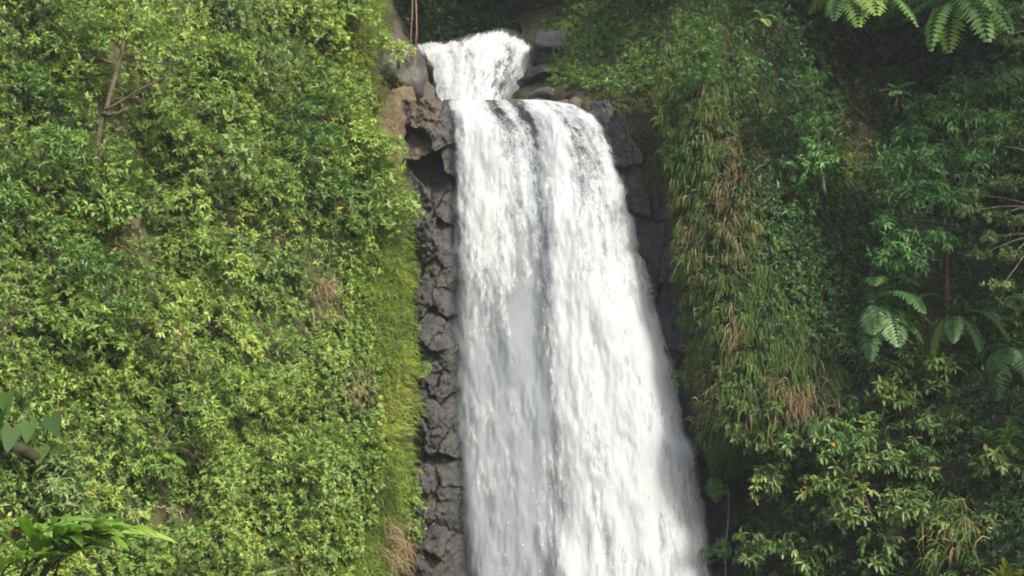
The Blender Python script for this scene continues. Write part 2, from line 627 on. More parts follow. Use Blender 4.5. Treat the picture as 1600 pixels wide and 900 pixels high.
M_ROCKB = ground_mat('brown rock', [(.25, (0.042, 0.034, 0.027)), (.5, (0.078, 0.064, 0.051)), (.72, (0.124, 0.104, 0.083))], rough=.7, wet=.45, bump=.7, moss=(.10, .11, .03), moss_amt=.12)
M_ROCKS = ground_mat('smooth grey boulder', [(.25, (0.038, 0.037, 0.035)), (.5, (0.066, 0.064, 0.060)), (.72, (0.105, 0.099, 0.094))], rough=.7, bump=.25, moss=(.08, .09, .03), moss_amt=0.0)
M_DARKROCK = ground_mat('dark cliff rock', [(.25, (0.016, 0.016, 0.018)), (.5, (0.032, 0.032, 0.034)), (.72, (0.056, 0.054, 0.054))], rough=.6, wet=.38, bump=.45, moss=(.06, .065, .012), moss_amt=.12)
M_BARK = plain_mat('mossy bark', (.090, .078, .046), var=.45, scale=5, bump=.6)
M_BARKR = plain_mat('red-brown bark', (.09, .055, .038), var=.4, scale=5, bump=.6)
M_TWIG = plain_mat('grey twig', (.20, .175, .13), var=.3)
M_ROOT = plain_mat('aerial root', (.22, .13, .085), var=.3)
M_MOSSLOG = plain_mat('mossy log bark', (.050, .054, .020), var=.5, scale=4, bump=.8)
M_DROP = droplet_mat()
M_WATER = [water_mat('falling water %d' % i, i + 1, cover=(.43, .42, .45)[i], fine=(1.15, 1.6, .9)[i], dense=(.62, .62, .8)[i]) for i in range(3)]
M_CASC = [water_mat('tumbling water %d' % i, i + 5, cover=(.48, .46)[i], fine=1.2, soft=.10, dense=(.95, .7)[i], relief=.3) for i in range(2)]
M_STREAM = water_mat('stream surface', 9, cover=.55)

# ------------------------------------------------------------------ terrain
edgeL = curve([(-600, 560), (0, 588), (60, 590), (110, 572), (150, 566), (200, 575), (250, 608), (300, 632), (340, 640), (420, 642), (500, 644), (600, 646), (680, 640), (740, 634), (820, 622), (900, 606), (1300, 570)])


def YL(px, py):
    px, py = np.broadcast_arrays(np.asarray(px, float), np.asarray(py, float))
    y = 33.0 + 10.6 * px / 620.0 + (450 - py) / 450.0 * 1.9
    y = y + 0.75 * pnoise(px, py, 150.0, 3) + .25 * pnoise(px, py, 45.0, 4)
    e = edgeL(py)
    c = np.clip((px - e + 34) / 40.0, 0, 2)
    return y + 2.6 * c ** 2


def surface(name, left, right, nx, py0, py1, ny, depth, mat, kind='structure'):
    py = np.linspace(py0, py1, ny)
    s = np.linspace(0, 1, nx)
    PY, S = np.meshgrid(py, s, indexing='ij')
    L, Rr = left(PY), right(PY)
    PX = L + (Rr - L) * S
    V = P(PX, PY, depth(PX, PY)).reshape(-1, 3)
    o = mesh_np(name, V, grid_faces(nx, ny)[:, ::-1], mat, smooth=True)
    if kind:
        o['kind'] = kind
    return o


def normal_at(depth, px, py):
    e = 6.0
    a = P(px + e, py, depth(px + e, py)) - P(px - e, py, depth(px - e, py))
    b = P(px, py - e, depth(px, py - e)) - P(px, py + e, depth(px, py + e))
    n = unit(np.cross(a, b))
    return np.where(n[..., 1:2] > 0, -n, n)


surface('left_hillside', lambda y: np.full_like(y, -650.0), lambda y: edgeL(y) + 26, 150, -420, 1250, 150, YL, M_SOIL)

YR = rbf([(1040, -20, 52), (1110, 40, 47), (1035, 160, 45.2), (1040, 300, 44.8), (1045, 450, 45.6), (1075, 600, 45.6), (1090, 700, 45.4), (1100, 790, 48.2), (1100, 900, 48.2),
          (1150, 150, 44.2), (1150, 300, 43.2), (1150, 500, 42.9), (1150, 650, 43.0), (1140, 770, 48.4), (1145, 900, 48.4), (1192, 790, 44.2), (1195, 900, 44.2),
          (1230, 60, 50), (1250, 160, 49.5), (1250, 300, 44.8), (1250, 450, 43.1), (1250, 620, 42.4), (1250, 800, 42.6), (1250, 900, 42.2),
          (1340, 70, 55.0), (1340, 230, 53.0), (1350, 450, 44.8), (1350, 650, 42.0), (1350, 900, 40.6),
          (1480, 60, 53.0), (1480, 250, 50.0), (1480, 450, 45.0), (1480, 650, 41.5), (1480, 900, 38.8),
          (1600, 0, 49.0), (1600, 250, 46.5), (1600, 450, 43), (1600, 650, 40), (1600, 900, 37),
          (2000, 0, 38), (2000, 450, 35), (2000, 900, 31), (1150, -400, 56), (1400, -400, 54), (1800, -400, 44), (1120, 1300, 46), (1600, 1300, 35.5), (2000, 1300, 29),
          (2400, 450, 27), (2400, -400, 33), (2400, 1300, 24)])
edgeR = curve([(-600, 1090), (-100, 1060), (0, 1040), (100, 1020), (160, 1010), (250, 1030), (330, 1046), (450, 1050), (520, 1062), (600, 1068), (700, 1085), (900, 1100), (1300, 1110)])


def YRn(px, py):
    return YR(px, py) + .45 * pnoise(px, py, 110., 8) + .2 * pnoise(px, py, 40., 9)


surface('right_hillside', lambda y: edgeR(y) + 4, lambda y: np.full_like(y, 2450.0), 170, -420, 1250, 150, YRn, M_SHADESOIL)

# rock face behind the fall, and the dark cliff beside it
YC = rbf([(560, 150, 47), (640, 150, 47), (720, 160, 47.3), (800, 160, 46.9), (900, 160, 46.7), (950, 160, 46.9), (1000, 150, 46.2), (1060, 150, 45.7),
          (560, 400, 47.5), (640, 400, 47.4), (720, 400, 47.2), (850, 400, 46.6), (940, 300, 47.4), (1000, 300, 46.8), (1060, 300, 45.7), (1000, 420, 47.4), (1060, 420, 46.3),
          (640, 650, 47.0), (720, 650, 46.8), (850, 650, 46.2), (1000, 650, 46.6), (1090, 650, 46.6),
          (560, 900, 46.5), (640, 900, 46.6), (720, 900, 46.4), (850, 900, 45.8), (1000, 900, 46.2), (1120, 900, 47.4), (1180, 900, 47.2), (1180, 740, 47.2),
          (560, 1250, 46.5), (720, 1250, 45.8), (1000, 1250, 45.5), (1180, 1250, 47)])


def YCn(px, py):
    return YC(px, py) + .28 * pnoise(px, py, 70., 21, 4)


surface('waterfall_cliff', lambda y: np.full_like(y, 545.0), lambda y: np.interp(y, [150, 450, 700, 1250], [1052, 1080, 1190, 1200]), 110, 158, 1250, 130, YCn, M_DARKROCK)

# the gorge above the lip: floor, banks and the wooded slope closing it
LIPZ = float(P(800, 157, 46.6)[2])


def sheet(name, rows, mat, kind='structure', noise=0.25, nu=50, nv=40, seed=1):
    """Loft through polylines of world points (rows), resampled and roughened."""
    R = [smooth_path(r, nu) for r in rows]
    R = np.array(R)
    t = np.linspace(0, len(rows) - 1, nv)
    V = np.stack([[np.interp(t, np.arange(len(rows)), R[:, i, k]) for k in range(3)] for i in range(nu)], 0)   # nu,3,nv
    V = V.transpose(2, 0, 1).reshape(-1, 3)
    V = V + np.stack([fbm(V * .7, seed, 4), fbm(V * .7 + 9, seed + 1, 4), fbm(V * .7 + 5, seed + 2, 4)], -1) * noise
    o = mesh_np(name, V, grid_faces(nu, nv), mat, smooth=True)
    if kind:
        o['kind'] = kind
    return o


sheet('stream_bed', [[P(600, 165, 46.9), P(720, 159, 46.8), P(800, 159, 46.8), P(900, 161, 46.8), P(1010, 165, 47.0)],
                     [(-7, 51, LIPZ - .3), (-3, 51, LIPZ - .35), (0, 51, LIPZ - .4), (2, 51, LIPZ - .3), (6, 51, LIPZ - .2)],
                     [(-8, 54, LIPZ + .2), (-3, 54, LIPZ), (0, 54, LIPZ), (2, 54, LIPZ), (6, 54, LIPZ + .2)]], M_DARKROCK, noise=.08, seed=4)
sheet('gorge_back', [[P(330, 260, 60), P(640, 250, 61), P(800, 250, 61), P(900, 250, 61), P(1150, 260, 60)],
                     [P(330, 100, 61), P(640, 60, 62), P(800, 60, 63), P(900, 60, 62), P(1150, 80, 60)],
                     [P(330, -120, 63), P(640, -120, 64), P(800, -120, 66), P(900, -120, 64), P(1150, -120, 61)],
                     [P(330, -380, 70), P(640, -380, 72), P(800, -380, 74), P(900, -380, 72), P(1150, -380, 70)]], M_SHADESOIL, noise=.8, seed=14)
sheet('gorge_right_bank', [[P(815, 230, 52.0), P(880, 190, 49.2), P(960, 172, 47.3), P(1050, 170, 45.9)],
                           [P(806, 150, 52.6), P(850, 145, 50.5), P(930, 152, 47.8), P(1030, 138, 46.0)],
                           [P(838, 100, 55.0), P(880, 105, 53.0), P(960, 100, 49.8), P(1070, 70, 47.0)],
                           [P(815, 36, 58.5), P(870, 40, 57.5), P(960, 30, 54.0), P(1100, -10, 49.5)],
                           [P(880, -40, 61.0), P(910, -60, 61.5), P(1000, -90, 58.0), P(1150, -150, 54)]], M_SHADESOIL, noise=.3, seed=24)
sheet('gorge_left_bank', [[P(470, 420, 46.0), P(560, 330, 46.6), P(620, 300, 47.2), P(690, 260, 48.0)],
                          [P(470, 160, 47.0), P(560, 170, 47.6), P(630, 175, 48.6), P(688, 180, 51.0)],
                          [P(470, 20, 48.0), P(580, 70, 50.5), P(640, 95, 54.0), P(660, 100, 57.0)],
                          [P(470, -200, 52.0), P(560, -120, 55.0), P(610, -20, 60.0), P(640, 60, 62.0)]], M_ROCKB, noise=.25, seed=34)
sheet('ground', [[(-600, -500, -1.2), (-60, -500, -1.2), (60, -500, -1.2), (600, -500, -1.2)], [(-600, 0, -1.2), (-30, 0, -.6), (20, 0, -.6), (600, 0, -1.2)],
                 [(-600, 46, -1.4), (-12, 44, -1.0), (10, 44, -1.2), (600, 46, -1.4)], [(-600, 700, -1.4), (-60, 700, -1.4), (60, 700, -1.4), (600, 700, -1.4)]], M_SOIL, noise=.1, nu=60, nv=60)

# ------------------------------------------------------------------ water
XL = curve([(150, 690), (165, 692), (200, 702), (300, 704), (500, 705), (700, 711), (900, 724), (1200, 738)])
XR = curve([(150, 884), (165, 908), (180, 932), (200, 948), (250, 971), (300, 988), (400, 1012), (500, 1043), (600, 1070), (700, 1092), (800, 1111), (900, 1125), (1200, 1160)])


RT, RS = [0, .09, .19, .34, .54, .74, 1.0], [.64, .57, .53, .47, .42, .37, .34]


def fall_point(s, t, push=0.0):
    """s across (0 = the rock column, 1 = the dark cliff), t down from the lip (0..1)."""
    s, t = np.broadcast_arrays(np.asarray(s, float), np.asarray(t, float))
    py = 157 - 1.5 * np.sin(s * 3.1416) + 8.0 * np.clip(s - .80, 0, 1) / .2 + t ** 1.05 * 1010
    px = XL(py) + (XR(py) - XL(py)) * s
    rag = fbm(np.stack([py / 26.0, s * 0 + 3.3, s * 0], -1), 44, 4)
    px = px + rag * (7.0 * np.clip((s - .86) / .14, 0, 1) + 3.0 * np.clip((.1 - s) / .1, 0, 1)) * np.clip(t / .03, 0, 1)
    drop = np.clip(t, 0, 1)
    ridge = np.interp(t, RT, RS)                  # where the thick right-hand sheet begins
    right = 1 / (1 + np.exp(-(s - ridge) / .028))
    Y = 46.55 - .35 * np.clip(t / .02, 0, 1) - (1.0 + .5 * right) * np.sqrt(drop) * np.clip(t / .03, 0, 1) ** .5
    Y = Y + 1.3 * np.clip((s - .72) / .28, 0, 1) ** 2 * np.clip(t / .1, 0, 1) + .5 * np.clip((.12 - s) / .12, 0, 1) ** 2
    w = P(px, py, Y)
    q = np.stack([w[..., 0] * 1.3, w[..., 2] * .42, np.zeros_like(Y)], -1)
    Y = Y - push + .22 * fbm(q, 41, 4) * np.clip(t / .05, 0, 1)
    return P(px, py, Y), right


def fall_layer(name, parent, layer, push, ns=170, nt_=300):
    t = np.linspace(0, 1, nt_) ** 1.25
    s = np.linspace(0, 1, ns)
    T, S = np.meshgrid(t, s, indexing='ij')
    V, right = fall_point(S, T, push)
    V, S, T, right = V.reshape(-1, 3), S.ravel(), T.ravel(), right.ravel()
    wid = 4.4 + 3.0 * T
    U = (S - .4) * wid
    flow = 3.0 * np.sqrt(np.maximum(LIPZ - V[:, 2], 0) + .15) * 1.15
    uv = np.stack([U * 1.35, flow * .46], -1)
    # water depth: deep in the right-hand sheet and along the lip's left shoulder, thin on the rock between
    edge = np.clip(np.minimum(S, 1 - S) / .055, 0, 1)
    rg = np.interp(T, RT, RS)
    th = -.05 + .19 * right - .21 * (1 - right) * np.clip((T - .15) / .2, 0, 1)
    th = th + .26 * np.exp(-((S - .17) / .12) ** 2) * np.exp(-T / .35)
    th = th - .26 * np.exp(-((S - rg + .09) / .055) ** 2) * np.exp(-(T / .08) ** 2)
    th = th - .22 * np.exp(-((S - .36) / .05) ** 2) * np.exp(-(T / .07) ** 2)
    th = th + .12 * np.exp(-((S - rg + .17 - .25 * T) / .035) ** 2) * np.exp(-((T - .12) / .12) ** 2)
    th = th + .26 * np.exp(-((S - rg - .06 - .012 * np.sin(T * 11)) / .06) ** 2)
    th = th - .17 * np.exp(-((S - .78) / .09) ** 2) * np.exp(-((T - .11) / .11) ** 2) - .06 * np.exp(-((S - .66) / .1) ** 2) * np.exp(-((T - .42) / .2) ** 2)
    th = th + .06 * T
    th = th - .3 * (1 - edge) ** 1.5
    th = th + .16 * fbm(np.stack([S * 9, T * 5, S * 0], -1), 77 + layer, 4)
    th = th + .07 * fbm(np.stack([S * 26, flow * .35, S * 0], -1), 177 + layer, 3)
    th = th - .06 * np.exp(-((S - .30) / .12) ** 2) * np.clip((T - .2) / .3, 0, 1)
    veil = (0.0, .12, .46)[layer] * np.clip((T - .02) / .12, .15, 1) * (1 - .3 * right) + (.06, .22, .22)[layer] * T
    fr = fbm(np.stack([S * 40, flow * 2.2, S * 0 + layer], -1), 88, 4)
    eg = np.clip((np.minimum(S, 1 - S) / .040 - .25 + fr * .55 * (1 - .3 * T)), 0, 1) ** 1.3
    o = mesh_np(name, V, grid_faces(ns, nt_)[:, ::-1], M_WATER[layer], parent, {'thick': th, 'veil': veil, 'edge': eg}, uv=uv, smooth=True)
    return o


def droplets(name, parent, pos, vel, size, mat=M_DROP):
    """Small elongated drops (octahedra) drawn out along the fall."""
    n = len(pos)
    v = unit(vel)
    e1 = unit(np.cross(v, rng.normal(0, 1, (n, 3))))
    e2 = np.cross(v, e1)
    L = (size * rng.uniform(1.2, 3.2, n))[:, None]
    w = size[:, None]
    V = np.stack([pos + v * L, pos - v * L, pos + e1 * w, pos - e1 * w, pos + e2 * w, pos - e2 * w], 1)
    F = np.array([(0, 2, 4), (0, 4, 3), (0, 3, 5), (0, 5, 2), (1, 4, 2), (1, 3, 4), (1, 5, 3), (1, 2, 5)])
    F = F[None] + (np.arange(n) * 6)[:, None, None]
    o = mesh_np(name, V.reshape(-1, 3), F.reshape(-1, 3), mat, parent, smooth=True)
    o['kind'] = 'stuff'
    return o


wf = thing('waterfall', 'wide white waterfall plunging over the lip between the two green slopes', 'waterfall', P(850, 900, 44.5))
fall_layer('water_sheet', wf, 2, -0.30)
fall_layer('water_sheet', wf, 1, 0.0)
fall_layer('water_sheet', wf, 0, 0.28)
n = 1800
ss, tt = rng.uniform(.03, .97, n), rng.random(n) ** .9
edgey = rng.random(n) < -1
ss = np.where(edgey, 1.0 + rng.normal(-.012, .010, n), ss)
edl = rng.random(n) < -1
ss = np.where(edl, rng.normal(0, .015, n), ss)
keepm = pnoise(ss * 900, np.sqrt(tt) * 900, 60, 51, 3) + np.where(edgey, .3, 0) + .25 * np.where(ss > .42, 1, -1) > .12
ss, tt = ss[keepm], tt[keepm]
pp, _ = fall_point(np.clip(ss, -.05, 1.07), tt, 0.3)
pp = pp + rng.normal(0, 1, pp.shape) * np.array([.05, .22, .1])
droplets('spray', wf, pp, np.array([0.06, -.05, -1.0]) + rng.normal(0, .07, pp.shape), rng.uniform(.005, .013, len(pp)) * (1 + .4 * tt))

# upper cascade: a domed tumble of white water behind the lip
uc = thing('cascade', 'short domed white cascade tumbling into the pool above the lip', 'cascade', P(745, 230, 52.5))
topx, topy = [636, 665, 700, 740, 765, 790, 815, 832, 840], [66, 62, 58, 47, 42, 38, 42, 60, 88]


def cascade_point(s, t):
    s, t = np.broadcast_arrays(np.asarray(s, float), np.asarray(t, float))
    x0 = np.interp(s, np.linspace(0, 1, 9), topx)
    y0 = np.interp(s, np.linspace(0, 1, 9), topy)
    x1 = 684 + (790 - 684) * s
    y1 = np.full_like(s, 250.0)
    e = t ** (1.0 - .25 * (s - .5))
    left = np.interp(y0 + (y1 - y0) * t, [60, 85, 110, 150, 250], [638, 656, 667, 676, 690])
    right = np.interp(y0 + (y1 - y0) * t, [38, 90, 120, 150, 250], [836, 838, 824, 800, 770])
    px = left + (right - left) * s
    px = px * np.clip(t / .25, 0, 1) + (x0 + (px - x0) * .2) * (1 - np.clip(t / .25, 0, 1))
    py = y0 + (y1 - y0) * e
    Y = 56.2 - 3.8 * t - 1.2 * np.sin(np.clip(s, 0, 1) * 3.1416)
    w = P(px, py, Y)
    Y = Y - .16 * fbm(w * np.array([1.1, .2, .35]), 61, 4) - .03 * fbm(w * 3.5, 65, 3)
    return P(px, py, Y)


for li, (nm, push) in enumerate((('water_sheet', 0.35), ('water_sheet', 0.0))):
    t = np.linspace(0, 1, 110)
    s = np.linspace(0, 1, 120)
    T, S = np.meshgrid(t, s, indexing='ij')
    V = cascade_point(S, T).reshape(-1, 3)
    V[:, 1] += push
    S, T = S.ravel(), T.ravel()
    edge = np.clip(np.minimum(np.minimum(S, 1 - S) / .07, (T + .004) / .06) + .35 * fbm(np.stack([S * 14, T * 9, S * 0 + li], -1), 85, 3) - .1, 0, 1)
    th = .08 - .5 * (1 - edge) - .22 * np.exp(-((S - .78) / .12) ** 2) * np.exp(-((T - .3) / .2) ** 2) + .1 * fbm(np.stack([S * 6, T * 6, S * 0], -1), 83 + li, 3)
    uv = np.stack([(S - .45) * (4.6 - 1.6 * T) * 1.5 + .25 * fbm(V * .8, 66, 3), T * 2.6], -1)
    mesh_np(nm, V, grid_faces(120, 110)[:, ::-1], M_CASC[li], uc, {'thick': th, 'veil': np.full(len(S), .14 * (li == 0)), 'edge': np.clip(edge * 1.5, 0, 1)}, uv=uv, smooth=True)
n = 1200
ss, tt = rng.uniform(.06, .94, n), .1 + rng.random(n) * .65
pp = cascade_point(ss, tt) + rng.normal(0, .04, (n, 3)) + np.array([0, -.08, 0])
kk = pnoise(ss * 300, tt * 300, 40, 55, 3) > -.05
droplets('spray', uc, pp[kk], np.array([0, -.5, -.7]) + rng.normal(0, .4, (kk.sum(), 3)), rng.uniform(.007, .020, kk.sum()))

# thin pool behind the lip
V = np.array([P(694, 158, 46.7), P(905, 158, 46.7), (2.6, 50, LIPZ + .05), (1.2, 53, LIPZ + .08), (-4.2, 53, LIPZ + .08), (-5.0, 50, LIPZ + .05)])
o = mesh_np('stream_water', V, np.array([[0, 1, 2, 3, 4, 5]]), M_STREAM, attrs={'thick': np.full(6, .1), 'veil': np.full(6, .5), 'edge': np.ones(6)}, uv=V[:, :2])
o['kind'] = 'structure'

# side trickle on the dark rock under the hanging grass
tr = thing('trickle', 'thin white trickle running down dark rock under the hanging grass', 'trickle', P(1137, 900, 46))
for off, wpx, amt in ((0, 5, .12), (10, 3.5, -.05), (-9, 3, -.08)):
    t = np.linspace(0, 1, 70)
    s = np.linspace(-1, 1, 7)
    T, S = np.meshgrid(t, s, indexing='ij')
    py = 735 + T * 330
    px = 1133 + off + 10 * T + 4 * np.sin(T * 11 + off) + S * wpx * (.6 + .7 * T)
    V = P(px, py, YCn(px, py) - .5 - .12 * (1 - S ** 2)).reshape(-1, 3)
    th = amt - .5 * np.abs(S.ravel()) ** 2
    mesh_np('rivulet', V, grid_faces(7, 70)[:, ::-1], M_WATER[0], tr, {'thick': th, 'veil': np.zeros(len(th)), 'edge': 1 - np.abs(S.ravel()) ** 3}, uv=np.stack([S.ravel() * .3, T.ravel() * 5], -1), smooth=True)

# ------------------------------------------------------------------ rocks
def rock(name, px, py, Y, rw, rh, rd, seed, mat, label=None, cat=None, group=None, parent=None, **kw):
    c = P(px, py, Y)
    m = 50.0 * 45.0 / Y * .99
    V, F = rock_points(c, (rw / m, rd, rh / m), seed, **kw)
    o = mesh_np(name, V, F, mat, parent, smooth=True, origin=None if parent else c)
    if label:
        tag(o, label, cat, group)
    return o


rock('boulder', 622, 112, 50.5, 48, 54, 1.5, 3, M_ROCKS, 'smooth grey rounded boulder beside the upper cascade', 'boulder', boxy=.45, cuts=9, tmpl=ICO4, rough=.2)
rock('earth_bank', 604, 225, 46.2, 32, 88, .8, 15, M_EARTH, 'tan bank of bare earth between shrubs and the cracked rock column', 'earth bank', boxy=.3, cuts=8, tmpl=ICO4, rough=.28)
rock('boulder', 632, 166, 47.8, 30, 32, .9, 17, M_EARTH, 'rounded brown earthy boulder below the smooth grey one', 'boulder', boxy=.25, cuts=7, tmpl=ICO4, rough=.2)



def fractured(root, left, right, py0, py1, seeds, depth, mats, step=2.0, crack=5.0, relief=.35, name='rock', groove=.5, tilt=.012, seed=7, rough=.05, sx=1.0, fine=.15, layers=0.0):
    """Break a rock face into blocks: every seed (px, py, set-back, material) owns a cell with its own tilt; cracks run between cells."""
    r = np.random.default_rng(seed)
    ny = int((py1 - py0) / step) + 1
    nx = int((max(right(py0), right(py1), right((py0 + py1) / 2)) - min(left(py0), left(py1), left((py0 + py1) / 2))) / step) + 1
    py = np.linspace(py0, py1, ny)
    PY, S = np.meshgrid(py, np.linspace(0, 1, nx), indexing='ij')
    PX = left(PY) + (right(PY) - left(PY)) * S
    PY = PY + np.clip(1 - (PY - py0) / 40.0, 0, 1) * (9 * pnoise(PX, PY * 0, 17, seed + 31, 3) + 3)
    sd = np.array([q[:2] for q in seeds], float)
    wx = PX + 8 * pnoise(PX, PY, 24, seed + 1, 4)
    wy = PY + 8 * pnoise(PX, PY, 24, seed + 2, 4)
    met = r.uniform(.85, 1.2, len(sd))
    d = np.sqrt(((wx[..., None] - sd[:, 0]) * sx) ** 2 + (wy[..., None] - sd[:, 1]) ** 2) * met
    od = np.sort(d, -1)
    own = np.argmin(d, -1)
    gapw = od[..., 1] - od[..., 0]
    back = np.array([q[2] for q in seeds]) + r.uniform(-.5, .5, len(sd)) * relief
    tl = r.normal(0, tilt, (len(sd), 2))
    Y = depth(PX, PY) + back[own] + tl[own, 0] * (PX - sd[own, 0]) + tl[own, 1] * (PY - sd[own, 1])
    cw = np.clip(.55 + 1.3 * pnoise(PX, PY, 55, seed + 6, 2), .12, 1.3)
    g = np.clip(gapw / (crack * (.5 + .6 * cw)), 0, 1)
    Y = Y + groove * cw * (1 - g) ** 2 + .03 * (1 - np.clip(gapw / (crack * 3.5), 0, 1)) ** 2
    n2 = len(sd) * 6
    s2 = np.stack([r.uniform(PX.min(), PX.max(), n2), r.uniform(py0, py1, n2)], -1)
    d2 = np.sqrt(((wx[..., None] - s2[:, 0]) * sx) ** 2 + ((wy[..., None] - s2[:, 1]) * 1.5) ** 2)
    o2 = np.argsort(d2, -1)[..., :2]
    g2 = np.take_along_axis(d2, o2, -1)
    Y = Y + fine * (r.uniform(-.5, .5, n2)[o2[..., 0]] + .5 * (1 - np.clip((g2[..., 1] - g2[..., 0]) / 2.5, 0, 1)) ** 2)
    w = P(PX, PY, Y)
    lay = w[..., 2] * 1.6 + .35 * w[..., 0] + .5 * fbm(w * .8, seed + 12, 3)
    Y = Y + layers * (np.abs((lay % 1.0) - .5) * 2) ** 3
    Y = Y + 1.6 * rough * fbm(w * np.array([1.6, 1.6, 1.0]), seed + 3, 6, .62) - .7 * rough * np.abs(fbm(w * 4.5, seed + 9, 3))
    V = P(PX, PY, Y).reshape(-1, 3)
    F = grid_faces(nx, ny)[:, ::-1]
    fo = own.ravel()[F[:, 0]]
    for k in range(len(sd)):
        fk = F[fo == k]
        if len(fk) < 4:
            continue
        u, inv = np.unique(fk, return_inverse=True)
        mesh_np(name, V[u], inv.reshape(fk.shape), mats[seeds[k][3]], root, smooth=True)


rw_ = thing('rock_outcrop', 'column of cracked wet grey rock down the waterfall\'s left side', 'rock', P(680, 900, 45.5))
seeds = [(668, 182, -.55, 1), (694, 205, -.55, 0), (655, 225, -.2, 1), (664, 272, 1.3, 0), (690, 280, .9, 0), (708, 260, -.1, 0), (640, 300, -.1, 0)]
qr = np.random.default_rng(77)
yy = 318
while yy < 1010:
    cols = [648 + qr.normal(0, 6), 676 + qr.normal(0, 6), 703 + qr.normal(0, 5)] if qr.random() < .75 else [658 + qr.normal(0, 6), 697 + qr.normal(0, 6)]
    for c in cols:
        seeds.append((c, yy + qr.normal(0, 13), qr.normal(0, .12), int(qr.random() < .04)))
    yy += qr.uniform(26, 74)
fractured(rw_, curve([(150, 628), (240, 612), (330, 616), (1020, 606)]), curve([(150, 706), (175, 712), (300, 716), (600, 722), (800, 736), (1020, 748)]), 152, 1020, seeds,
          lambda x, y: np.interp(y, [150, 300, 600, 1000], [46.4, 45.9, 45.5, 44.8]) + .00036 * (680 - x) ** 2 + .9 * np.clip((x - XL(y) + 8) / 26, 0, 1) ** 2, (M_ROCK, M_ROCKB), groove=.16, relief=.28, sx=1.3, rough=.10, step=1.6, tilt=.009, fine=.06, layers=.07)

# dark cliff slabs on the far side of the fall
rc = thing('cliff_wall', 'tall dark shaded basalt wall beside the fall\'s right edge', 'cliff', P(1030, 620, 46.5))
seeds = [(925, 190, .2, 0), (960, 230, 0, 0), (1015, 205, -.1, 0), (990, 300, 0, 0), (1035, 290, -.1, 0), (965, 360, .2, 0), (1015, 390, 0, 0), (1050, 400, 0, 0), (1000, 480, .1, 0), (1045, 500, 0, 0), (1030, 590, .1, 0), (1075, 600, 0, 0), (1060, 690, 0, 0), (1090, 740, .1, 0),
         (1120, 790, .3, 0), (1155, 770, .3, 0), (1140, 860, .3, 0), (1100, 860, .2, 0), (1165, 900, .3, 0), (1120, 950, .3, 0)]
fractured(rc, curve([(150, 905), (300, 930), (500, 960), (700, 1010), (1000, 1040)]), curve([(150, 1046), (300, 1058), (500, 1085), (700, 1120), (740, 1190), (1000, 1200)]), 158, 1000, seeds,
          lambda x, y: YC(x, y) - .45, (M_DARKROCK,), step=2.6, crack=2.6, relief=.06, name='slab', groove=.10, tilt=.004, seed=17, rough=.09, fine=.05)
rock('boulder', 900, 172, 47.2, 24, 18, .7, 31, M_ROCKB, 'small brown rock at the right end of the lip', 'boulder', boxy=.5, cuts=16, rough=.2)
rock('boulder', 846, 130, 53.0, 44, 20, 1.4, 35, M_DARKROCK, 'dark sloping rock at the foot of the upper cascade', 'boulder', boxy=.4, tmpl=ICO4, cuts=16, rough=.2)
rock('boulder', 866, 88, 55.6, 40, 34, 1.8, 37, M_DARKROCK, 'black overhanging rock beside the top of the upper cascade', 'boulder', boxy=.4, tmpl=ICO4, cuts=16, rough=.2)
rock('boulder', 850, 152, 50.5, 30, 8, .9, 38, M_ROCK, 'low flat rock behind the lip near the cascade', 'boulder', boxy=.5)
lg = thing('lip_ledge', 'thin brown rock ledge showing through at the waterfall lip', 'ledge', P(780, 160, 46.8))
for i, (px, w) in enumerate(((712, 26), (756, 30), (800, 30), (842, 24), (880, 24))):
    rock('rock', px, 166, 46.95, w, 9, .45, 300 + i, M_ROCKB, parent=lg, boxy=.7)
rock('rock_ledge', 222, 512, YL(222, 512) + .30, 38, 17, .6, 41, M_EARTH, 'brown bare rock ledge exposed among the shrubs', 'rock', boxy=.7, tmpl=ICO4, cuts=16, rough=.2)
rock('soil_patch', 200, 372, YL(200, 372) + .35, 30, 36, .5, 43, M_EARTH, 'dry tan patch of bare soil showing between shrubs', 'soil', boxy=.4)


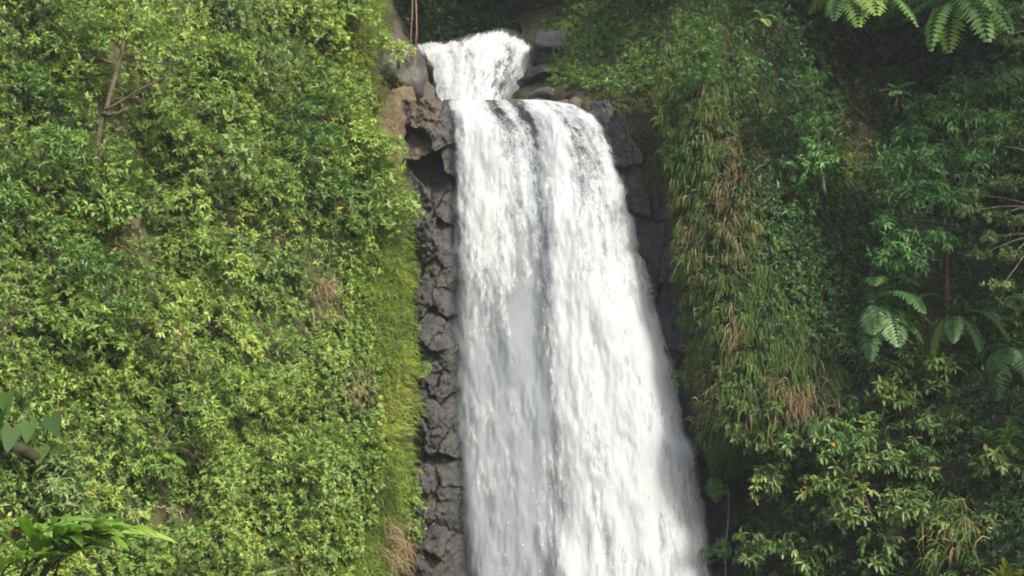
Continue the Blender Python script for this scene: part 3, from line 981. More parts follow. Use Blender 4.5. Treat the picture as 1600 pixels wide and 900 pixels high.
# ------------------------------------------------------------------ foliage builders
def shrub(name, label, cat, px, py, depth, rpx, mat, group=None, n=330, size=.20, nleaf=7, droop=.15, ratio=.38, spread=(.6, 1.35), lobes=7, out=.45, tint=None, flat=1.0, stem_mat=None, up=.5, template=T_DIAMOND):
    """A shrub growing out of the slope: stem, forked branches and twig-tip whorls over several lobes."""
    Y = float(depth(px, py))
    base = P(px, py, Y).reshape(3)
    nrm = normal_at(depth, np.array([px], float), np.array([py], float))[0]
    r = rpx / (50.0 * 45.0 / Y)
    root = thing(name, label, cat, base, group)
    grow = unit(nrm * .8 + np.array([0, 0, .7]))
    cen = base + grow * r * out
    lc = cen + np.concatenate([[np.zeros(3)], rng.normal(0, 1, (lobes - 1, 3)) * np.array([.55, .40, .50 * flat]) * r])
    lr = r * rng.uniform(.42, .68, lobes)
    which = rng.integers(0, lobes, n)
    d = unit(rng.normal(0, 1, (n, 3)) + nrm * .9 + np.array([0, 0, .35]))
    rad = lr[which] * rng.uniform(.72, 1.05, n)
    pos = lc[which] + d * rad[:, None] * np.array([1, 1, flat])
    tw = unit(d + np.array([0, 0, .45]) + rng.normal(0, .3, (n, 3)))
    sp = Soup()
    lrn = rng.uniform(0, 1, lobes) * .3
    rnd = np.clip((.5 if tint is None else tint) - .15 + lrn[which] + rng.normal(0, .14, n), 0, .96)
    put_rosettes(sp, pos, tw, size, nleaf, ratio, spread, droop, rnd, template, up=up)
    o = sp.build('leaves', mat, root)
    o['kind'] = 'stuff'
    # stem and limbs
    sm = stem_mat or M_BARK
    foot = base - grow * .35
    tube_obj('stem', smooth_path([foot, base + grow * r * .25, cen], 8, .01), np.linspace(.07, .03, 8), sm, root, 6)
    for k in range(1, lobes):
        mid = (cen + lc[k]) / 2 + np.array([0, 0, -.08])
        tube_obj('branch', smooth_path([base + grow * r * .2, mid, lc[k] + unit(lc[k] - cen) * lr[k] * .5], 7, .015), np.linspace(.032, .010, 7), sm, root, 5)
    return root


# ------------------------------------------------------------------ left slope
marks = {'trunk': (170, 170), 'bank': (605, 220)}
LEFT = [  # px, py, radius px, material, tint, label
    (40, 30, 78, 2, .45, 'dark glossy shrub in the top corner beside the forked trunk tree'),
    (330, 20, 78, 1, .45, 'olive-green shrub along the top edge, midway to the gorge'),
    (440, 40, 78, 0, .60, 'bright shrub at the top edge between olive shrub and overhanging rim'),
    (535, 50, 70, 0, .70, 'yellow-green shrub on the rim above the tan earth bank'),
    (300, 120, 72, 0, .55, 'mid-green shrub just right of the forked bare trunk\'s branch'),
    (400, 135, 76, 1, .50, 'dull olive shrub between the forked trunk tree and earth bank'),
    (500, 150, 72, 0, .55, 'green shrub one step left of the tan earth bank'),
    (40, 180, 66, 2, .35, 'shadowy dark shrub left of the forked bare trunk'),
    (250, 220, 72, 0, .50, 'leafy shrub below the forked trunk\'s long side branch'),
    (350, 235, 74, 0, .62, 'light green shrub on the upper slope level with earth bank'),
    (455, 245, 76, 2, .50, 'dark green shrub with long leaves left of the earth bank\'s foot'),
    (550, 260, 66, 0, .66, 'bright shrub touching the lower end of the tan earth bank'),
    (50, 300, 76, 2, .60, 'glossy shrub at the left border below the dark hollow'),
    (150, 330, 74, 0, .50, 'green shrub at the foot of the forked bare trunk'),
    (290, 320, 74, 1, .52, 'olive shrub right of the dry tan soil patch'),
    (395, 335, 72, 0, .48, 'mid-slope shrub above the brown dry grass tuft'),
    (500, 340, 70, 2, .62, 'rich green shrub over the brown dry grass, near the rock column'),
    (585, 350, 60, 0, .72, 'sunlit shrub overhanging the top of the rock column'),
    (60, 410, 76, 2, .50, 'dark leafy shrub left of the dry tan soil patch'),
    (290, 425, 74, 0, .60, 'light shrub right of the soil patch, above the exposed ledge'),
    (390, 430, 66, 1, .50, 'dusty olive shrub left of the brown dry grass tuft'),
    (120, 470, 72, 2, .45, 'deep green shrub up and left of the exposed rock ledge'),
    (330, 530, 74, 0, .66, 'bright shrub right of the pale dead stalks'),
    (70, 545, 76, 0, .60, 'sunlit shrub at the left border above the taro leaves'),
    (160, 580, 74, 0, .64, 'yellowish shrub below the exposed rock ledge'),
    (420, 560, 68, 0, .55, 'shrub below the brown dry grass tuft, small round lobes'),
    (275, 640, 76, 0, .56, 'mid-green shrub below the pale dead stalks'),
    (390, 650, 78, 0, .70, 'large light green shrub left of the round-leaved creeper patch'),
    (170, 690, 60, 0, .62, 'green shrub right of the taro leaves, over mossy log'),
    (210, 745, 70, 2, .66, 'glossy shrub above the dark hollow with dead twigs'),
    (310, 740, 76, 0, .70, 'pale green shrub right of the small fern patch'),
    (420, 745, 78, 0, .60, 'shrub on the lower slope left of the yellow-dotted creeper'),
    (320, 840, 80, 0, .66, 'bright shrub at the bottom edge right of the dead twigs'),
    (440, 850, 80, 0, .58, 'shrub at the bottom edge midway to the rock column'),
    (60, 780, 70, 1, .52, 'olive shrub above the big arching ginger leaves'),
    (230, 900, 60, 0, .55, 'shrub at the bottom edge just right of ginger leaves'),
]
MATS = (M_SHRUB, M_SHRUB2, M_SHRUB3)
for px, py, r, mi, tint, label in LEFT:
    shrub('broadleaf_shrub', label, 'shrub', px, py, YL, r, MATS[mi], 'broadleaf shrubs on the left slope', n=380, size=rng.choice([.14, .165, .18, .20, .215]), ratio=rng.uniform(.32, .48), tint=tint)


def scatter(depth, inside, n, box, minz=0.0, maxz=.4, noise_cut=None):
    """Random spots on a slope: pixel positions, points and outward normals."""
    px = rng.uniform(box[0], box[2], n)
    py = rng.uniform(box[1], box[3], n)
    k = inside(px, py)
    px, py = px[k], py[k]
    nrm = normal_at(depth, px, py)
    p = P(px, py, depth(px, py)) + nrm * rng.uniform(minz, maxz, len(px))[:, None]
    return px, py, p, nrm


def gap(px, py):
    """Hollows in the cover where soil and deep shade show."""
    g = np.zeros(np.shape(px))
    for x, y, rx, ry in ((45, 165, 38, 26), (170, 180, 60, 70), (222, 512, 38, 30), (200, 372, 24, 34), (10, 495, 22, 22), (245, 810, 45, 34), (200, 235, 40, 22), (270, 245, 26, 12), (490, 470, 30, 40)):
        g = np.maximum(g, np.exp(-(((px - x) / rx) ** 2 + ((py - y) / ry) ** 2)))
    return g


px, py, p, nrm = scatter(YL, lambda x, y: (x < edgeL(y) - 40 - 25 * (y > 320)) & (rng.random(len(x)) > gap(x, y) * .72), 16500, (-60, -60, 640, 960), 0.0, .55)
sp = Soup()
put_rosettes(sp, p, nrm + np.array([0, 0, .5]) + rng.normal(0, .35, p.shape), .165, 6, .42, (.5, 1.4), .15, np.clip(.55 + .35 * pnoise(px, py, 90, 71) + rng.normal(0, .12, len(px)), 0, .96))
tag(sp.build('undergrowth', M_SHRUB), 'tangled green undergrowth filling the gaps between the left slope shrubs', 'undergrowth', kind='stuff')

# creeper with small round leaves, yellow dots, near the rock column
px, py, p, nrm = scatter(YL, lambda x, y: ((x - 515) / 75) ** 2 + ((y - 690) / 190) ** 2 < 1, 4200, (430, 480, 600, 900), .05, .5)
sp = Soup()
r = np.clip(rng.normal(.5, .2, len(px)), 0, .95)
r = np.where(rng.random(len(px)) < .02, .998, r)
put_rosettes(sp, p, nrm + np.array([0, 0, .4]) + rng.normal(0, .4, p.shape), .115, 6, .7, (.6, 1.4), .2, r, T_OVAL)
tag(sp.build('creeper_patch', M_SHRUB), 'small round-leaved creeper dotted yellow beside the bright grass strip', 'creeper', kind='stuff')


# bright hanging grass along the rim of the left slope
def strip(px, py):
    e = edgeL(py)
    w = np.interp(py, [-50, 60, 140, 220, 300, 360, 430, 520, 640, 900], [60, 62, 40, 30, 50, 70, 130, 105, 95, 110])
    return (px > e - w * (1 + .5 * pnoise(px, py, 40, 91))) & (px < e + 6 + 24 * pnoise(px * 0, py, 26, 92)) & (pnoise(px, py, 30, 94) > -.55)


px, py, p, nrm = scatter(YL, strip, 40000, (440, -60, 670, 960), -.05, .12)
p = p + nrm * (.35 * np.maximum(0, pnoise(px, py, 34, 75, 3)))[:, None]
tone = np.clip(.42 + .62 * pnoise(px * 2.2, py, 60, 73) + rng.normal(0, .13, len(px)), 0, .97)
sp = Soup()
put_blades(sp, p, nrm * .8 + np.array([0, 0, .25]) + rng.normal(0, .35, p.shape), rng.uniform(.20, .50, len(px)), rng.uniform(.014, .03, len(px)), rng.uniform(.5, 1.5, len(px)), tone)
k = rng.random(len(px)) < .10 + .25 * np.clip(pnoise(px, py, 45, 78), 0, 1)
put_rosettes(sp, p[k], nrm[k] + np.array([0, 0, .2]) + rng.normal(0, .3, p[k].shape), .14, 5, .5, (.5, 1.3), .2, np.clip(tone[k], 0, .7))
tag(sp.build('bright_grass', M_GRASS), 'bright yellow-green grass hanging along the edge of the rock column', 'grass', kind='stuff')


def tuft(name, label, px, py, depth, rx, ry, n, length, mat, cat='grass', width=.02, lift=.2, out=.5, group=None):
    qx = px + rng.normal(0, .5, n) * rx
    qy = py + rng.normal(0, .5, n) * ry
    nrm = normal_at(depth, qx, qy)
    p = P(qx, qy, depth(qx, qy)) + nrm * (lift * rng.random(n))[:, None] + nrm * out * .5
    sp = Soup()
    put_blades(sp, p, nrm * out + rng.normal(0, .3, p.shape) + np.array([0, 0, .1]), length * rng.uniform(.6, 1.3, n), width * rng.uniform(.6, 1.2, n), rng.uniform(.9, 2.0, n), np.clip(rng.normal(.5, .25, n), 0, .95), seg=4)
    o = sp.build(name, mat, origin=P(px, py, float(depth(px, py))))
    return tag(o, label, cat, group, kind='stuff')


tuft('grass_tuft', 'green grass fringe growing over the tan earth bank', 592, 225, lambda x, y: np.full(np.shape(x), 45.5), 30, 170, 1500, .28, M_GRASS, width=.02, lift=.25, out=.3)
tuft('dry_grass_tuft', 'russet dry grass tuft hanging mid-slope among green shrubs', 492, 470, YL, 34, 60, 200, .5, M_STRAW, lift=.4)
tuft('dry_grass_tuft', 'pale bleached dead stalks drooping below the exposed ledge', 262, 545, YL, 22, 26, 130, .6, M_STRAW, lift=.5)
tuft('dry_grass_tuft', 'silvery dead stalks fanning beside the russet dry grass', 478, 470, YL, 12, 12, 40, .9, M_STRAW, lift=.8)
tuft('dry_grass_tuft', 'straw-coloured grass clump at the bottom of the bright grass strip', 600, 855, YL, 24, 50, 420, .6, M_STRAW, lift=.3)
tuft('dry_grass_tuft', 'brown withered grass above the round-leaved creeper', 545, 610, YL, 30, 40, 260, .4, M_STRAW, lift=.3)


# forked bare trunk
def limb(path_px, Y, r0, r1, mat, parent, name='branch', n=14, jit=.012):
    pts = [P(x, y, Y + dy).reshape(3) for x, y, dy in path_px]
    q = smooth_path(pts, n, jit)
    return tube_obj(name, q, np.linspace(r0, r1, n), mat, parent, 8)


Yt = float(YL(165, 170)) - 2.0
ft = thing('forked_tree', 'tree with bare forked brown trunk showing in a gap among leaves', 'tree', P(145, 285, Yt + .6))
limb([(140, 320, .7), (147, 272, .4), (153, 215, .1), (166, 163, 0), (183, 118, -.1), (193, 70, 0), (200, 20, .2)], Yt, .085, .045, M_BARK, ft, 'trunk')
limb([(163, 172, 0), (188, 160, -.2), (212, 143, -.3), (240, 130, -.4), (268, 116, -.5)], Yt, .05, .025, M_BARK, ft)
limb([(160, 178, 0), (180, 178, -.3), (200, 170, -.3)], Yt, .06, .04, M_BARK, ft)
limb([(180, 100, 0), (160, 92, -.1), (128, 85, -.2)], Yt, .035, .015, M_BARK, ft)
limb([(192, 92, 0), (225, 95, .1), (275, 102, .0), (320, 106, 0)], Yt, .03, .012, M_BARKR, ft)
limb([(178, 155, 0), (205, 152, .1), (240, 158, .1)], Yt, .03, .012, M_BARKR, ft)
sp = Soup()
cx = np.array([(190, 20), (120, 60), (230, 60), (290, 90), (90, 110), (150, 20), (260, 20), (110, 20)])
wh = rng.integers(0, len(cx), 420)
q = P(cx[wh, 0] + rng.normal(0, 28, 420), cx[wh, 1] + rng.normal(0, 20, 420), Yt + rng.normal(0, .5, 420))
put_rosettes(sp, q, np.array([.2, -.4, .8]) + rng.normal(0, .5, q.shape), .21, 7, .38, (.6, 1.35), .15, np.clip(rng.normal(.55, .18, 420), 0, .95))
o = sp.build('crown', M_SHRUB, ft)
o['kind'] = 'stuff'

# fallen mossy limbs
def log(label, pts, r0, r1, off, mat=M_MOSSLOG, cat='branch', name='mossy_branch'):
    w = [P(x, y, float(YL(x, y)) - off).reshape(3) for x, y in pts]
    q = smooth_path(w, 16, .02)
    o = tube_obj(name, q, np.linspace(r0, r1, 16), mat, None, 8, .25, origin=w[0])
    return tag(o, label, cat)


log('thick mossy log sloping down below the taro leaves', [(-20, 690), (30, 700), (75, 722), (130, 748)], .14, .09, .75)
log('dark curved mossy branch above the small fern patch', [(165, 632), (190, 645), (215, 655), (240, 658)], .08, .05, 1.3)
log('crooked brown branch winding beside the small fern patch', [(238, 688), (255, 702), (280, 700), (300, 712), (322, 724)], .06, .03, 1.3, M_BARK)
log('short dark twig across the dry tan soil patch', [(180, 382), (205, 395), (245, 403)], .035, .02, 1.0, M_BARKR, name='twig')
for lab, pts in (('pale forked dead twig hanging in the dark hollow above ginger', [(202, 790), (215, 815), (228, 835), (232, 850)]), ('thin bare dead twig curving left in the dark hollow', [(190, 800), (192, 818), (200, 836)]), ('short grey dead twig over the bottom hollow\'s right side', [(245, 792), (280, 797), (285, 815)])):
    log(lab, pts, .022, .010, 1.2, M_TWIG, 'twig', 'dead_twig')


# ------------------------------------------------------------------ large leaves
def blade_leaf(base, d, normal, L, W, droop=.5, stations=7, fold=.18, heart=False, wav=.0):
    """One broad leaf: rows of left / rib / right vertices."""
    d, normal = unit(np.array(d, float)), np.array(normal, float)
    V = []
    cur, pos = d.copy(), np.array(base, float)
    for i in range(stations + 1):
        t = i / stations
        if heart:
            w = W * .5 * max(0.0, (1 - t)) ** .75 * (1 if i else .55)
        else:
            w = W * .5 * math.sin(math.pi * min(1, t ** .8 * .96 + .04)) ** .8
        s = unit(np.cross(normal, cur))
        nn = np.cross(cur, s)
        lift = fold * w * 2 + wav * W * math.sin(i * 2.1)
        V += [pos + s * w + nn * lift, pos, pos - s * w + nn * lift]
        if heart and i == 0:
            V[0] = pos + s * w - cur * L * .22
            V[2] = pos - s * w - cur * L * .22
        pos = pos + cur * L / stations
        cur = unit(cur + np.array([0, 0, -1.0]) * droop / stations)
    F = []
    for i in range(stations):
        a = 3 * i
        F += [(a, a + 1, a + 4), (a, a + 4, a + 3), (a + 1, a + 2, a + 5), (a + 1, a + 5, a + 4)]
    return np.array(V), np.array(F)


def leaf_obj(name, parent, mat, rnd, **kw):
    V, F = blade_leaf(**kw)
    return mesh_np(name, V, F, mat, parent, {'rnd': np.full(len(V), rnd)}, smooth=True)


def ginger(label, px, py, Y, stems, L, W, mat, nleaf=9, name='ginger_plant', height=1.5, spread=.8, lean=(0.5, -.6, 0), seed=0):
    r = np.random.default_rng(seed)
    base = P(px, py, Y).reshape(3)
    root = thing(name, label, 'plant', base)
    for k in range(stems):
        a = r.uniform(-spread, spread)
        d0 = unit(np.array([lean[0] * r.uniform(.4, 1.3) + math.sin(a) * .5, lean[1] * r.uniform(.5, 1.2), 1.0]))
        h = height * r.uniform(.75, 1.15)
        b = base + np.array([r.normal(0, .25), r.normal(0, .15), -.2])
        mid = b + d0 * h * .6
        tip = b + d0 * h + np.array([lean[0], lean[1] * .6, -.25]) * h * .55
        path = smooth_path([b, mid, tip], 12)
        tube_obj('stem', path, np.linspace(.03, .012, 12), M_MOSSLOG, root, 5, 0)
        tg = unit(np.gradient(path, axis=0))
        for i in range(nleaf):
            f = .25 + .75 * i / (nleaf - 1)
            j = min(11, int(f * 11))
            side = unit(np.cross(tg[j], np.array([0, 0, 1.0]))) * (1 if i % 2 else -1)
            dd = unit(tg[j] * (.55 + .5 * f) + side * (.9 - .5 * f) + np.array([0, -.1, .1]))
            leaf_obj('leaf', root, mat, float(np.clip(r.normal(.5, .22), 0, .95)), base=path[j], d=dd, normal=np.array([0, -.35, 1.0]) + r.normal(0, .15, 3), L=L * r.uniform(.75, 1.15), W=W * r.uniform(.8, 1.1), droop=.7 * r.uniform(.6, 1.4), wav=.05)
    return root


Yg = float(YL(110, 880)) - 3.4
ginger('ginger plant with long arching strap leaves in the bottom corner', 50, 885, Yg, 7, 1.5, .24, M_BROAD, 8, seed=3, height=1.35, lean=(.75, -.5, 0), spread=.7)
ginger('single broad upright leafy ginger shoot at the bottom left border', 5, 900, Yg - .3, 2, .9, .2, M_BROAD, 6, seed=9, height=.9)


def taro(label, px, py, Y, leaves, size, seed, mat=M_TARO):
    r = np.random.default_rng(seed)
    base = P(px, py, Y).reshape(3)
    root = thing('taro_plant', label, 'plant', base)
    for k, (dx, dy) in enumerate(leaves):
        tip = P(px + dx, py + dy, Y - .5 + r.normal(0, .15)).reshape(3)
        tube_obj('stalk', smooth_path([base, (base + tip) / 2 + np.array([0, -.1, .25]), tip], 8), np.linspace(.02, .012, 8), M_MOSSLOG, root, 5, 0)
        leaf_obj('leaf', root, mat, float(r.uniform(.1, .9)), base=tip, d=np.array([r.normal(0.1, .25), -.25, -1.0]), normal=np.array([r.normal(-.1, .45), -1.0, r.normal(.5, .3)]), L=size * r.uniform(.8, 1.15), W=size * .85 * r.uniform(.85, 1.1), droop=.2, heart=True, fold=.06)
    return root


taro('taro plant with big heart-shaped leaves at the left border', 0, 700, float(YL(5, 680)) - .85, [(5, -60), (18, -30), (-10, -20), (10, -85)], .58, 2)
taro('taro plant with drooping heart-shaped leaves above the mossy log', 70, 720, float(YL(70, 690)) - .85, [(-25, -60), (10, -68), (20, -20), (-5, -25)], .55, 5)


def frond(parent, base, d, L, W, droop, mat, seed, pairs=17, name='frond', roll=0.0, broad=.92):
    """A fern frond: curved rib with two rows of tapering leaflets."""
    r = np.random.default_rng(seed)
    d = unit(np.array(d, float))
    seg = 14
    pts, cur = [np.array(base, float)], d.copy()
    for i in range(seg):
        pts.append(pts[-1] + cur * L / seg)
        cur = unit(cur + np.array([0, 0, -1.0]) * droop * 1.7 / seg)
    pts = np.array(pts)
    tg = unit(np.gradient(pts, axis=0))
    rv, rf = tube(pts, np.linspace(.014, .004, seg + 1), 4)
    sp = Soup()
    sp.add(rv, rf, .3)
    f = np.linspace(.10, .99, pairs)
    idx = f * seg
    ctr = np.stack([np.interp(idx, np.arange(seg + 1), pts[:, i]) for i in range(3)], -1)
    td = unit(np.stack([np.interp(idx, np.arange(seg + 1), tg[:, i]) for i in range(3)], -1))
    prof = np.sin(np.pi * np.clip(f * .80 + .17, 0, 1)) ** .7
    side = unit(np.cross(td, np.array([0.0, 0, 1.0]) + np.array([roll, 0, 0])))
    for sg in (-1, 1):
        ax = unit(side * sg + td * .42 + np.array([0, 0, -.22]) + r.normal(0, .05, td.shape))
        nm = np.cross(side, td)
        nm = np.where(nm[:, 2:3] < 0, -nm, nm)
        ln = W * .5 * prof * r.uniform(.9, 1.08, pairs)
        wd = np.full(pairs, L / pairs * broad)
        put_leaves(sp, ctr, ax, nm, ln, wd, float(np.clip(r.normal(.5, .2), 0, .95)) + r.normal(0, .05, pairs), T_DIAMOND)
    return sp.build(name, mat, parent)


def tree_fern(label, px, py, Y, fr, L, W, mats, seed, trunk=None, name='tree_fern', droop=.8, broad=.92):
    """fr: frond headings as (dx, dz, towards viewer)."""
    r = np.random.default_rng(seed)
    base = P(px, py, Y).reshape(3)
    foot = P(trunk[0], trunk[1], Y + trunk[2]).reshape(3) if trunk else base - np.array([0, 0, .6])
    root = thing(name, label, 'fern', foot)
    rr = .065 if trunk else .04
    q = smooth_path([foot, (foot + base) / 2 + np.array([.05, 0, 0]), base], 12, .01)
    tube_obj('trunk', q, np.linspace(rr * 1.2, rr, 12), M_BARKR, root, 8, .3)
    for k, (dx, dz, fw) in enumerate(fr):
        frond(root, base + np.array([dx, 0, dz]) * .06, (dx + r.normal(0, .16), -fw + r.normal(0, .12), dz + r.normal(0, .14)), L * r.uniform(.65, 1.2), W * r.uniform(.8, 1.25), droop * r.uniform(.6, 1.3), mats[k % len(mats)], seed * 50 + k, broad=broad)
    return root


tree_fern('small pale fern patch on the lower slope beside crooked branch', 262, 716, float(YL(262, 716)) - 1.3, [(.9, .2, .3), (.5, .6, .4), (-.4, .6, .4), (-.9, .3, .3), (.2, .5, .9), (.7, .3, .8)], .75, .4, [M_FERNY], 5, droop=.9, name='ground_fern')

# tree ferns on the right
fans = [(-.9, .3, .35), (-.7, .1, .75), (-.35, .1, 1.0), (.0, .2, 1.0), (.35, .1, 1.0), (.7, .1, .75), (.9, .3, .35), (-.5, .7, .3), (.0, .9, .3), (.5, .7, .3), (-.85, .6, -.2), (.85, .6, -.2), (-.2, .5, .9), (.25, .5, .9)]
tree_fern('tree fern with bright fronds hanging in from the top edge', 1338, -12, 40.0, fans, 2.3, 1.1, [M_FERNY, M_FERN], 11, (1350, -160, 1.5), droop=1.6)
tree_fern('large tree fern with drooping fronds near the top right corner', 1500, 12, 40.5, fans, 2.9, 1.2, [M_FERN, M_FERN, M_FERNY], 12, (1512, 60, 1.2), droop=1.35)
tree_fern('tree fern with broad drooping fronds above the palmate shrubs', 1372, 486, 40.8, [fans[i] for i in (0, 1, 2, 4, 5, 6, 8, 9, 12)], 1.75, 1.0, [M_CREEP], 13, (1360, 560, 1.6), droop=1.9, broad=1.5)
tree_fern('tree fern with hanging fronds right of the broad-fronded one', 1492, 500, 41.5, [fans[i] for i in (0, 2, 4, 6, 7, 9)], 1.8, .7, [M_CREEP], 14, (1498, 550, 1.0), droop=1.9, broad=1.5)
tree_fern('tree fern half cut by the right border, mid-height', 1588, 548, 38.8, [fans[i] for i in (0, 1, 3, 5, 8, 10)], 1.7, .9, [M_CREEP], 15, (1596, 600, 1.0), droop=1.6)
tree_fern('single blue-green fern arching beside the dry hanging grass', 1290, 665, 41.0, [(.7, .2, .5), (.35, .1, .8), (.9, .4, .2), (-.2, .5, .6)], 1.15, .6, [M_FERN], 16, droop=1.4, name='ground_fern')
tree_fern('small star-shaped fern deep in the dark hollow', 1398, 142, 46.5, [(-.9, .2, .4), (-.5, .6, .5), (.1, .8, .5), (.7, .5, .4), (.9, .0, .4), (.3, -.2, .8), (-.4, -.2, .8)], .8, .35, [M_FERN], 17, name='ground_fern', droop=.5)
tree_fern('small fern perched at the top of the hanging grass', 1190, 32, 45.0, [(-.9, .2, .4), (-.3, .5, .6), (.5, .4, .6), (.9, .1, .4), (.1, 0, .9)], .95, .4, [M_FERNY, M_FERN], 18, name='ground_fern', droop=.9)

# ------------------------------------------------------------------ right slope
def hang_zone(px, py):
    l = edgeR(py) + 20 + 10 * pnoise(px, py, 30, 95)
    rgt = np.interp(py, [-60, 60, 160, 260, 340, 480, 600, 720], [1130, 1170, 1200, 1225, 1190, 1230, 1330, 1200]) + 22 * pnoise(px, py, 50, 96)
    return (px > l) & (px < rgt) & (py < 735 - 14 * np.abs(np.sin(px / 17.0))) & (py > np.interp(px, [1000, 1060, 1150], [150, 20, -60]))


px, py, p, nrm = scatter(YRn, hang_zone, 5200, (1000, -60, 1360, 740), 0, .3)
m = 9
idx = np.repeat(np.arange(len(px)), m)
nb = len(idx)
tone = np.clip(.42 + .45 * pnoise(px * 2.0, py * .8, 70, 97) + .12 * np.interp(px, [1040, 1110, 1230], [.6, 1, -.6]) + rng.normal(0, .1, len(px)), 0, .97)[idx]
sp = Soup()
put_blades(sp, p[idx] + rng.normal(0, .07, (nb, 3)), nrm[idx] * .9 + np.array([0, -.1, .35]) + rng.normal(0, .45, (nb, 3)), rng.uniform(.28, .62, nb), rng.uniform(.018, .040, nb), rng.uniform(1.3, 2.6, nb), np.clip(tone + rng.normal(0, .12, nb), 0, .97), seg=4)
k = (pnoise(px, py, 45, 109) > .05) & (rng.random(len(px)) < .45)
put_rosettes(sp, p[k] + nrm[k] * .2, nrm[k] + np.array([0, 0, .1]) + rng.normal(0, .35, p[k].shape), .17, 6, .40, (.6, 1.4), .5, np.clip(rng.normal(.38, .15, k.sum()), 0, .62))
tag(sp.build('hanging_grass', M_HANG), 'curtain of green and straw hanging grass on the bluff beside the fall', 'grass', kind='stuff')
tuft('dry_grass_tuft', 'dead beige grass skirt hanging above the palmate shrubs', 1240, 630, YRn, 60, 46, 480, .6, M_STRAW, lift=.5, out=.7)
tuft('dry_grass_tuft', 'brown root-like grass curtain hanging in the dark hollow', 1325, 215, YRn, 46, 90, 500, .9, M_STRAW, lift=.4, out=.4)
tuft('dry_grass_tuft', 'tan straw streak down the middle of the hanging grass', 1150, 300, YRn, 30, 130, 800, .55, M_STRAW, lift=.25, out=.6)

# moss on the cliff's sunlit corner
px, py, p, nrm = scatter(YRn, lambda x, y: (x > edgeR(y) + 2) & (x < edgeR(y) + 40 + 14 * pnoise(x, y, 30, 98)), 9000, (980, 120, 1090, 470), -.05, .12)
sp = Soup()
put_blades(sp, p, nrm + rng.normal(0, .5, p.shape), rng.uniform(.06, .16, len(px)), rng.uniform(.015, .03, len(px)), .8, np.clip(rng.normal(.5, .22, len(px)), 0, .95))
px, py = rng.uniform(905, 1050, 9000), rng.uniform(128, 330, 9000)
k = (py > 146 - 10 * (px - 900) / 150 + 5 * pnoise(px, py, 20, 61)) & (py < np.interp(px, [905, 970, 985, 1000, 1050], [158, 168, 230, 300, 330]) + 30 * pnoise(px, py, 24, 62)) & (pnoise(px, py, 16, 63) > -.35)
px, py = px[k], py[k]
q = P(px, py, YC(px, np.maximum(py, 160)) - .62 - .004 * (px - 905) * (py < 175)) + rng.normal(0, .05, (len(px), 3))
put_blades(sp, q, np.array([-.2, -.8, .3]) + rng.normal(0, .5, q.shape), rng.uniform(.06, .20, len(px)), rng.uniform(.015, .03, len(px)), 1.2, np.clip(rng.normal(.45, .22, len(px)), 0, .95))
tag(sp.build('moss', M_MOSS), 'yellow-green moss cushion along the dark cliff corner', 'moss', kind='stuff')

# creeper mat
px, py, p, nrm = scatter(YRn, lambda x, y: (x > np.interp(y, [250, 330, 480, 560], [1235, 1190, 1230, 1300]) + 16 * pnoise(x, y, 40, 99)) & (x < 1440), 5200, (1170, 245, 1440, 560), .0, .35)
sp = Soup()
put_rosettes(sp, p, nrm + np.array([0, 0, .3]) + rng.normal(0, .3, p.shape), .17, 5, .5, (.7, 1.4), .3, np.clip(.45 + .4 * pnoise(px, py, 60, 100) + rng.normal(0, .12, len(px)), 0, .95))
tag(sp.build('creeper_mat', M_CREEP), 'dense dark creeper mat between the hanging grass and broadleaf tree', 'creeper', kind='stuff')

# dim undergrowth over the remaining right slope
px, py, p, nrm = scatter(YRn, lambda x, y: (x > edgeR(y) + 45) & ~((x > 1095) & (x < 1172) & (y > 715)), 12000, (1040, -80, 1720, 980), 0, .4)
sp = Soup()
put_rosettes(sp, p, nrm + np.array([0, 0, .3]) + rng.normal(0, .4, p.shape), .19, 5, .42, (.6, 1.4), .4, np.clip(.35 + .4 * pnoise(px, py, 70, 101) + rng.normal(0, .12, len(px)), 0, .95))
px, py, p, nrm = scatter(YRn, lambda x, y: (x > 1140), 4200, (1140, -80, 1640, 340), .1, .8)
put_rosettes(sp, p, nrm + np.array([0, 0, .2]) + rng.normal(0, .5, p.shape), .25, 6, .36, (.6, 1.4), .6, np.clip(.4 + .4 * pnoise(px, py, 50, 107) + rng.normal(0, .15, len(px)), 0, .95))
tag(sp.build('shade_undergrowth', M_CREEP), 'dim leafy undergrowth covering the shaded right slope', 'undergrowth', kind='stuff')


